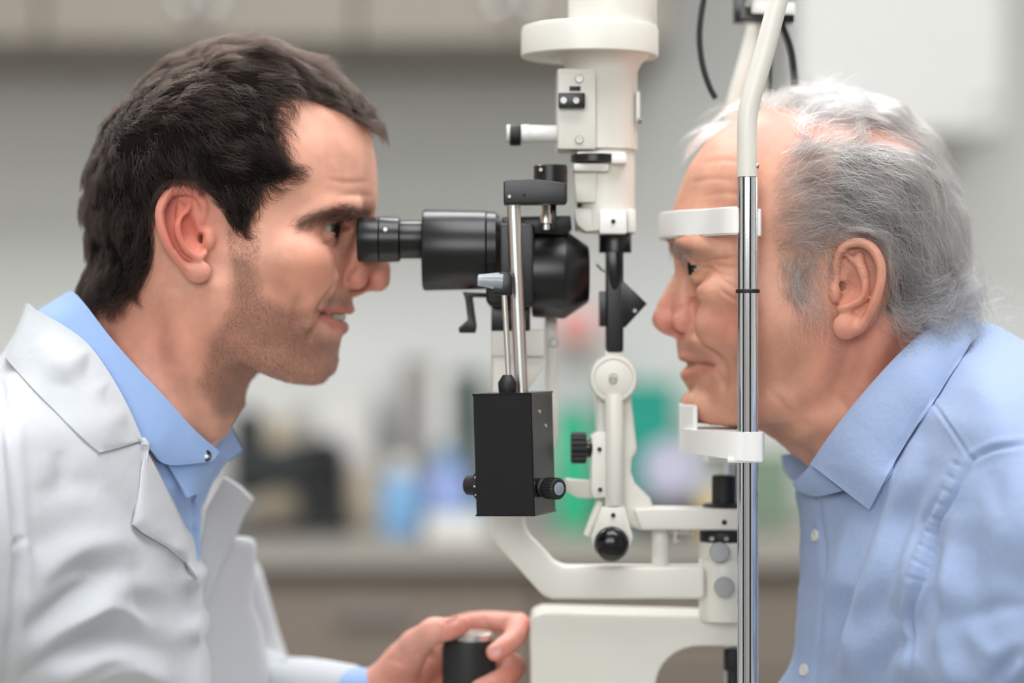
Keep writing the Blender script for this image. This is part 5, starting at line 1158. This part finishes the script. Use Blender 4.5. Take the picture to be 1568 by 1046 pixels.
# ---- doctor
def doctor_clothes(parent):
    v = Vol(-280, 360, 0, 560, 400, 1130, 4.0, half=True)
    base_volume(v, [(54, 466, 80), (110, 470, 70), (200, 560, 70), (262, 640, 70), (300, 700, 60), (314, 770, 55), (318, 860, 55), (318, 980, 55), (318, 1125, 55), (-275, 1125, 300), (-278, 760, 300), (-190, 690, 200), (-90, 606, 150), (-10, 556, 110), (24, 510, 90)],
                [(40, 640, 320), (0, 670, 390), (-60, 740, 460), (-150, 800, 500), (100, 700, 310), (150, 760, 290), (60, 800, 390), (0, 800, 450), (215, 800, 226), (256, 860, 170), (200, 900, 268), (100, 950, 355), (250, 980, 190), (288, 960, 112), (0, 950, 440), (-100, 950, 480), (200, 1046, 270), (100, 1046, 352), (46, 560, 190), (90, 612, 232), (180, 700, 240), (0, 600, 220),
                 (66, 490, 84), (100, 510, 128), (136, 536, 158), (168, 580, 174), (196, 630, 182), (218, 680, 180), (236, 720, 168), (256, 780, 150), (280, 840, 124), (300, 884, 96)])
    cut_image(v, [(-60, 470), (62, 484), (100, 506), (136, 534), (168, 578), (196, 628), (216, 676), (232, 708), (250, 744), (272, 796), (291, 850), (304, 888), (306, 960), (306, 1200), (-500, 1200), (-500, 470)])
    V, F = garment(v, [([(0, 590), (12, 660), (22, 760), (28, 860), (22, 930), (8, 1046)], 9, 7),
                       ([(0, 622), (44, 592)], 2.2, 2.6), ([(20, 838), (40, 822)], 3, 5),
                       ridge([(30, 950), (80, 880), (130, 840), (190, 830)], 8, 20), ([(60, 905), (120, 870), (180, 880)], 9, 16),
                       ridge([(50, 1000), (110, 950), (180, 905), (235, 900)], 8, 20), ([(50, 960), (110, 915), (150, 890)], 11, 15), ridge([(110, 960), (160, 930), (230, 960)], 9, 14),
                       ([(30, 1046), (110, 990), (190, 975), (240, 1000)], 10, 16), ridge([(100, 1040), (170, 1010), (250, 1040)], 9, 16), ([(205, 860), (215, 920), (240, 985)], 6, 14),
                       ([(60, 760), (110, 740), (150, 750)], 5, 20), ([(30, 700), (40, 790), (70, 850)], 5, 16), ([(90, 690), (100, 740)], 4, 14), ([(170, 740), (200, 790), (240, 850)], 5, 18), ridge([(140, 1046), (190, 1030), (240, 1046)], 6, 10)])
    coat = link_mesh('coat', world_mesh('coat', V, F), m_coat, parent); coat['label'] = 'white lab coat with notched lapels'
    # near collar and lapel
    A = [(60, 474, 100), (44, 468, 30), (40, 464, -60), (62, 478, -112), (100, 500, -142), (136, 528, -166), (168, 572, -182), (196, 622, -190), (218, 672, -188)]
    B = [(34, 548, 150), (14, 548, 30), (7, 546, -120), (26, 568, None), (48, 592, None), (80, 624, None), (116, 660, None), (148, 689, None), (162, 691, None), (216, 676, None)]
    c1 = sheet(A, B, 6, 70, 18, 6, v, 8, pw=1.2, edge=2)
    sheets_obj('collar', [c1], m_coat, coat)
    A = [(216, 672, None), (232, 704, None), (250, 740, None), (272, 792, None), (292, 846, None), (305, 884, None)]
    B = [(224, 680, None), (216, 716, None), (213, 752, None), (205, 803, None), (222, 818, None), (256, 838, None), (284, 862, None), (303, 888, None)]
    wv = lambda u, t: 1.6 * np.sin(u * 34) * smooth01((t - .1) / .3) * smooth01((.8 - t) / .2) * smooth01((u - .45) / .2)
    sheets_obj('lapel', [sheet(A, B, 6, 60, 16, 9, v, 8, smooth=(True, False), wav=wv, edge=2)], m_coat, coat)
    # far front panel, far lapel
    def sheared(poly, d0, d1, bev, slope):
        p = Part(); p.extr(poly, d0, d1, bev, 3)
        for q in p.bm.verts: q.co.y += (q.co.x - W(300, 0, 0).x) * slope
        return p
    p = sheared([(350, 828), (378, 837), (375, 900), (373, 940), (386, 980), (396, 1080), (302, 1080), (304, 900), (306, 850)], 40, 110, 14, 1.3); p.build('far_front', m_coat, coat)
    p = sheared([(337, 733), (358, 750), (376, 771), (362, 800), (350, 832), (330, 880), (312, 930), (304, 960), (304, 880), (306, 830), (314, 780)], 20, 52, 8, 1.3); p.build('lapel', m_coat, coat)
    # far sleeve
    s = Vol(280, 640, -20, 480, 840, 1160, 4.0)
    s.F[:] = 60
    s.chain([Q(340, 900, 360), Q(372, 1020, 370), Q(402, 1064, 300)], [72, 76, 62], 18, sub=3); s.chain([Q(402, 1064, 300), Q(470, 1058, 220), Q(532, 1061, 160)], [62, 54, 46], 20, sub=3)
    s.chain([Q(400, 985, 250), Q(430, 1010, 240), Q(450, 1046, 230)], [7, 8, 6], 12, cut=True, sub=3)
    SV, SF = s.mesh(2); link_mesh('sleeve', world_mesh('sleeve', SV, SF), m_coat, coat)
    # shirt
    w = Vol(20, 380, 0, 260, 440, 1130, 3.0, half=True)
    base_volume(w, [(92, 476, 100), (150, 545, 100), (230, 625, 90), (292, 690, 70), (318, 702, 55), (316, 740, 50), (309, 790, 46), (306, 860, 45), (300, 940, 45), (296, 1125, 50), (60, 1125, 100), (30, 800, 120), (40, 560, 110)],
                [(200, 760, 150), (240, 720, 140), (275, 740, 100), (270, 800, 96), (250, 900, 80), (200, 1000, 110), (120, 800, 160), (150, 640, 150), (210, 660, 146), (260, 690, 116), (110, 560, 132), (80, 620, 140)])
    V, F = garment(w, [([(292, 716), (296, 780), (296, 860)], 3, 4)])
    sh = link_mesh('shirt', world_mesh('shirt', V, F), m_shirtd, parent); sh['label'] = 'light blue shirt under the coat'
    A = [(112, 449, 100), (100, 449, 0), (112, 447, -70), (132, 468, -118), (168, 515, -145), (210, 563, -149), (252, 607, -140), (290, 650, -120), (318, 676, -96), (337, 691, -74)]
    B = [(70, 480, 120), (50, 480, 0), (72, 488, -104), (104, 520, -146), (140, 560, -166), (176, 610, -174), (208, 660, -174), (234, 692, -164), (258, 712, -142), (325, 707, -94)]
    c0 = sheet(A, B, 8, 70, 12, 4, None, edge=1.5, smooth=(True, True))
    sheets_obj('collar', [c0], m_shirtd, sh)
    # collar stand with button, far leaf
    st = sheet([(256, 708, -128), (290, 704, -104), (326, 700, -74), (336, 690, -60)], [(288, 762, -104), (298, 758, -88), (306, 756, -72), (312, 752, -56)], 4, 24, 12, 3, None)
    fl = sheet([(318, 668, 20), (336, 655, 60), (352, 648, 90)], [(322, 706, 10), (346, 708, 70), (372, 690, 110)], 5, 20, 10, -3)
    fs = sheet([(318, 690, -20), (330, 694, 20), (350, 700, 60)], [(298, 770, -40), (310, 775, 0), (326, 740, 40)], 4, 16, 8, 2)
    for q in (st, fl, fs): sheets_obj('collar_stand', [q], m_shirtd, sh)
    b = button((315, 698, -97), 9, (.35, -1, .1), mat('dark_button', lin(28, 32, 44), .25), sh); p = Part(); p.lathe((316, 699, -101), (.35, -1, .1), [(-1, 3), (1.2, 3), (2, 0)], 12); p.build('thread', m_mark, b)
    # cuff of the far hand
    s = Vol(470, 660, 20, 240, 960, 1140, 3.0); s.chain([Q(520, 1060, 170), Q(564, 1064, 130)], [42, 42], 4); CV, CF = s.mesh(2)
    link_mesh('cuff', world_mesh('cuff', CV, CF), m_shirtd, sh)
    for z in (955, 1046): button((301, z, -42), 6, (.6, -1, 0), mat('coat_button', lin(90, 96, 100), .4), coat)

def doctor_hand():
    v = Vol(500, 850, -40, 300, 900, 1160, 2.2)
    def q(px, py, d): return Q(px, py, d)
    # forearm, palm
    v.chain([q(500, 1068, 165), q(560, 1062, 135), q(612, 1050, 130)], [34, 35, 40], 10)
    v.chain([q(600, 1052, 130), q(650, 1010, 172), q(690, 985, 190)], [36, 30, 23], 16, sub=3)
    v.chain([q(600, 1060, 140), q(660, 1050, 190), q(694, 1032, 198)], [36, 28, 23], 16, sub=3)
    v.chain([q(600, 1075, 140), q(650, 1090, 185), q(690, 1082, 192)], [34, 26, 22], 16, sub=3)
    v.chain([q(592, 1046, 118), q(620, 1010, 96), q(640, 988, 78)], [34, 31, 25], 14, sub=3)   # thenar
    # thumb
    v.chain([q(634, 986, 76), q(664, 968, 50), q(688, 963, 38), q(708, 957, 30)], [23, 19.5, 18, 14], 6, sub=4)
    v.ell(q(664, 966, 50), (20, 20, 20), 10)
    # index: over the back of the joystick and round its right side
    v.chain([q(690, 968, 188), q(722, 956, 178), q(760, 953, 150), q(794, 957, 112)], [22, 19.5, 17.5, 18.5], 6, sub=3)
    v.chain([q(794, 957, 112), q(786, 978, 62), q(772, 990, 38), q(758, 999, 24)], [18.5, 17, 16, 14], 5, sub=3)
    # middle, ring, little
    v.chain([q(692, 1020, 196), q(740, 1015, 180), q(786, 1020, 120)], [21, 18, 19], 6, sub=3); v.chain([q(786, 1020, 120), q(780, 1034, 70), q(760, 1044, 38), q(734, 1054, 20)], [19, 18, 17, 14], 5, sub=3)
    v.chain([q(690, 1062, 192), q(740, 1062, 178), q(780, 1066, 120)], [20, 17, 18], 6, sub=3); v.chain([q(780, 1066, 120), q(772, 1078, 66), q(740, 1092, 28)], [18, 17, 14], 5, sub=3)
    v.chain([q(684, 1098, 186), q(730, 1106, 172), q(764, 1108, 124)], [17, 15, 15], 6, sub=3); v.chain([q(764, 1108, 124), q(758, 1114, 76), q(736, 1122, 44)], [15, 14, 12], 5, sub=3)
    # nails
    v.ell(q(759, 996, 12), (11, 3, 9), 1.5, cut=True, rot=(-.35, 0)); v.ell(q(694, 952, 27), (12, 4, 7), 1.5, cut=True, rot=(-.35, .2))
    V, F = v.mesh(2); N = vnormals(V, F)
    if np.mean(np.sum(N[::50] * v.grad(V[::50]), 1)) < 0: N = -N
    k = 1 + V[:, 1] / FPX; p = np.stack([784 + (V[:, 0] - 784) / k, 523 + (V[:, 2] - 523) / k], 1)
    D = np.zeros(len(V))
    for line, dep, wid in (([(640, 1000), (662, 1006), (690, 1004)], 3, 5), ([(600, 1010), (625, 1018), (650, 1014)], 2, 5), ([(676, 950), (672, 966), (674, 982)], 1.4, 3), ([(742, 948), (748, 964)], 2, 4), ([(772, 952), (765, 965)], 1.5, 4)):
        d, t = seg_dist(p, catmull3([(a, b, 0) for a, b in line], 4)[:, :2]); D += dep * np.exp(-(d / wid) ** 2) * (V[:, 1] < 150)
    V = V - N * D[:, None]
    C = np.tile(np.array(lin(224, 162, 144)), (len(V), 1))
    def mixc(w, col):
        nonlocal C
        C = C * (1 - w[:, None]) + np.array(lin(*col)) * w[:, None]
    fr = (V[:, 1] < 130)
    mixc(.6 * blob(p, (705, 962), (26, 22)), (214, 112, 96)); mixc(.55 * blob(p, (640, 1040), (60, 30)), (190, 108, 90)); mixc(.5 * blob(p, (770, 1000), (30, 24)), (216, 122, 106)); mixc(.5 * blob(p, (800, 955), (22, 20)), (214, 122, 106)); mixc(.5 * blob(p, (785, 1040), (34, 20)), (206, 112, 96))
    mixc(.8 * (blob(p, (759, 996), (9, 8)) > .45) * (V[:, 1] < 24), (226, 168, 164)); mixc(.8 * (blob(p, (694, 953), (11, 6)) > .5) * (V[:, 1] < 40), (226, 172, 166))
    return V, F, np.concatenate([C, np.ones((len(V), 1))], 1)

# ---- patient
def patient_clothes(parent):
    v = Vol(1150, 1720, 0, 560, 470, 1130, 3.2, half=True)
    base_volume(v, [(1244, 722, 70), (1219, 750, 55), (1224, 800, 60), (1222, 900, 66), (1215, 1000, 70), (1208, 1125, 76), (1715, 1125, 300), (1715, 640, 250), (1640, 560, 200), (1568, 522, 150), (1510, 494, 120), (1462, 508, 105), (1400, 566, 100), (1320, 650, 90)],
                [(1248, 785, 62), (1280, 770, 122), (1340, 800, 200), (1400, 710, 250), (1450, 640, 290), (1500, 600, 310), (1560, 640, 380), (1490, 700, 370), (1420, 800, 300), (1300, 900, 185), (1252, 900, 74), (1248, 1000, 74), (1275, 1000, 128), (1340, 1000, 240), (1396, 950, 305), (1440, 900, 385), (1500, 800, 430), (1560, 900, 480), (1480, 1000, 440), (1650, 800, 500), (1650, 1000, 500), (1388, 1046, 296), (1440, 1046, 400), (1380, 604, 176), (1464, 552, 140), (1535, 550, 190), (1330, 710, 170), (1290, 700, 128)])
    pk = [([(1478 - 4 - i * 8.4, 716 + i * 19 + (i * i) * .35), (1461 - 4 - i * 8.2, 708 + i * 19 + (i * i) * .35)], 1.8, 3.2) for i in range(9)]
    V, F = garment(v, [([(1490, 704), (1468, 745), (1440, 800), (1412, 870), (1398, 930), (1392, 1000), (1396, 1060)], 9, 4.2), ([(1425, 612), (1455, 655), (1488, 704)], 2.6, 2.6), ([(1490, 704), (1520, 688), (1570, 680)], 6, 4), ([(1466, 706), (1440, 756), (1412, 812), (1388, 874)], 2.5, 3.5),
                       ([(1250, 745), (1262, 850), (1258, 950), (1246, 1050)], 3, 4),
                       ridge([(1400, 690), (1352, 820), (1310, 950), (1290, 1046)], 7, 16), ([(1376, 700), (1330, 830), (1285, 950), (1264, 1046)], 7, 13), ([(1420, 720), (1374, 840), (1340, 960)], 6, 14), ridge([(1430, 740), (1390, 840), (1360, 930)], 4, 10), ridge([(1300, 800), (1276, 900), (1262, 1000)], 5, 10),
                       ([(1340, 1046), (1356, 1000), (1390, 975)], 14, 18), ([(1440, 830), (1425, 890), (1436, 950)], 12, 16), ridge([(1462, 800), (1448, 880), (1446, 980), (1452, 1046)], 9, 14), ([(1500, 760), (1490, 860), (1500, 960)], 6, 22), ([(1470, 950), (1530, 930), (1568, 930)], 5, 14), ridge([(1540, 1046), (1568, 1010)], 8, 14), ([(1520, 1046), (1556, 1000)], 8, 10),
                       ridge([(1480, 960), (1520, 1000), (1568, 980)], 5, 16), ([(1520, 720), (1530, 790)], 4, 16), ridge([(1300, 960), (1320, 1046)], 6, 12)] + pk)
    sh = link_mesh('shirt', world_mesh('shirt', V, F), m_shirtp, parent); sh['label'] = 'light blue oxford shirt with pointed collar'
    A = [(1474, 486, 90), (1490, 482, 0), (1474, 486, -64), (1440, 496, -108), (1412, 510, -142), (1378, 540, -162), (1344, 576, -166), (1308, 618, -160), (1272, 664, -142), (1240, 711, -116)]
    B = [(1494, 520, 120), (1500, 518, 0), (1488, 524, -110), (1474, 546, None), (1452, 580, None), (1432, 612, None), (1404, 652, None), (1372, 704, None), (1350, 744, None), (1331, 781, None)]
    c0 = sheet(A, B, 8, 72, 18, 9, v, 10, pw=.8, edge=2)
    c = sheets_obj('collar', [c0], m_shirtp, sh)
    st = sheet([(1241, 712, -108), (1228, 726, -92), (1213, 742, -66)], [(1290, 752, -150), (1250, 760, -96), (1221, 752, -66)], 4, 20, 10, 4, None)
    far = sheet([(1240, 700, 30), (1216, 694, 60), (1196, 696, 90)], [(1240, 740, 20), (1214, 736, 60), (1200, 720, 90)], 5, 18, 10, -2)
    for q in (st, far): sheets_obj('collar_stand', [q], m_shirtp, sh)
    mb = mat('shell_button', lin(210, 208, 200), .3)
    for x, y in ((1248, 820), (1231, 1026)):
        D, ax_ = surf_axis(v, x, y); button((x, y, -D - 4), 9.5, ax_, mb, sh)
    return v
# ------------------------------------------------------------------ assemble the two people
m_skin = skin_material('skin')
def join_parts(L):
    V, F, C, o = [], [], [], 0
    for a, b, c in L: V.append(a); F.append(b + o); C.append(c); o += len(a)
    return np.concatenate(V), np.concatenate(F), np.concatenate(C)
def eyeball(px, py, d, fwd, parent):
    """eyeballs on both sides"""
    o = None
    for sg in (-1, 1):
        c = near(px, py, d); bm = bmesh.new(); bmesh.ops.create_uvsphere(bm, u_segments=32, v_segments=20, radius=27.2 * S, matrix=Matrix.Rotation(math.pi / 2, 4, 'Y'))
        bmesh.ops.translate(bm, vec=Vector(M3([(c[0], sg * c[1], c[2])])[0]), verts=bm.verts); p = Part(); p._merge(bm)
        me_c = Vector(M3([(c[0], sg * c[1], c[2])])[0]); me = bpy.data.meshes.new('eye'); p.bm.to_mesh(me); p.bm.free()
        co = np.array([tuple(q.co) for q in me.vertices]) - np.array(me_c); co /= np.linalg.norm(co, axis=1)[:, None]; f = np.array([fwd, -.22, 0.0]); a = np.arccos((co @ (f / np.linalg.norm(f))).clip(-1, 1))
        col = np.where(a[:, None] < .2, [[.004, .004, .004]], np.where(a[:, None] < .78, [[.02, .012, .008]], [[.42, .35, .32]])); set_col(me, col)
        link_mesh('eye', me, m_eye, parent)
m_eye = bpy.data.materials.new('eye'); m_eye.use_nodes = True
_a = m_eye.node_tree.nodes.new('ShaderNodeAttribute'); _a.attribute_name = 'Col'; m_eye.node_tree.links.new(_a.outputs['Color'], m_eye.node_tree.nodes['Principled BSDF'].inputs['Base Color']); m_eye.node_tree.nodes['Principled BSDF'].inputs['Roughness'].default_value = .08

dv = doctor_head(); Vd, Fd, Cd, Nd = doctor_skin(dv)
hV, hF, hC = doctor_hand()
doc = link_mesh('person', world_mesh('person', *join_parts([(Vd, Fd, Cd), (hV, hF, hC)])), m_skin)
tag(doc, 'man with short dark hair in a white coat looking through the eyepieces', 'person')
eyeball(494, 349, 74, 1, doc)
doctor_clothes(doc)
doctor_hair(dv, Vd, Fd, doc)
# upper teeth, seen between the lips
p = Part()
for i in range(-4, 5):
    a = i * .27; c = M3([(487 + 40 * math.cos(a), 40 * math.sin(a), 485)])[0]
    bm = bmesh.new(); bmesh.ops.create_cube(bm, size=1); bmesh.ops.transform(bm, matrix=Matrix.Translation(c) @ Matrix.Rotation(a, 4, 'Z') @ Matrix.Diagonal((5 * S, 10 * S, 12 * S, 1)), verts=bm.verts); bmesh.ops.bevel(bm, geom=bm.edges[:], offset=1.8 * S, segments=2, affect='EDGES'); p._merge(bm)
p.build('teeth', mat('tooth', lin(214, 206, 194), .3), doc)
pv = patient_head(); Vp, Fp, Cp, Np_ = patient_skin(pv)
pat = link_mesh('person', world_mesh('person', Vp, Fp, Cp), m_skin)
tag(pat, 'grey-haired older man in a light blue shirt resting his chin on the cup', 'person')
eyeball(1079, 409, 74, -1, pat)
patient_clothes(pat)
patient_hair(pv, Vp, Fp, pat)
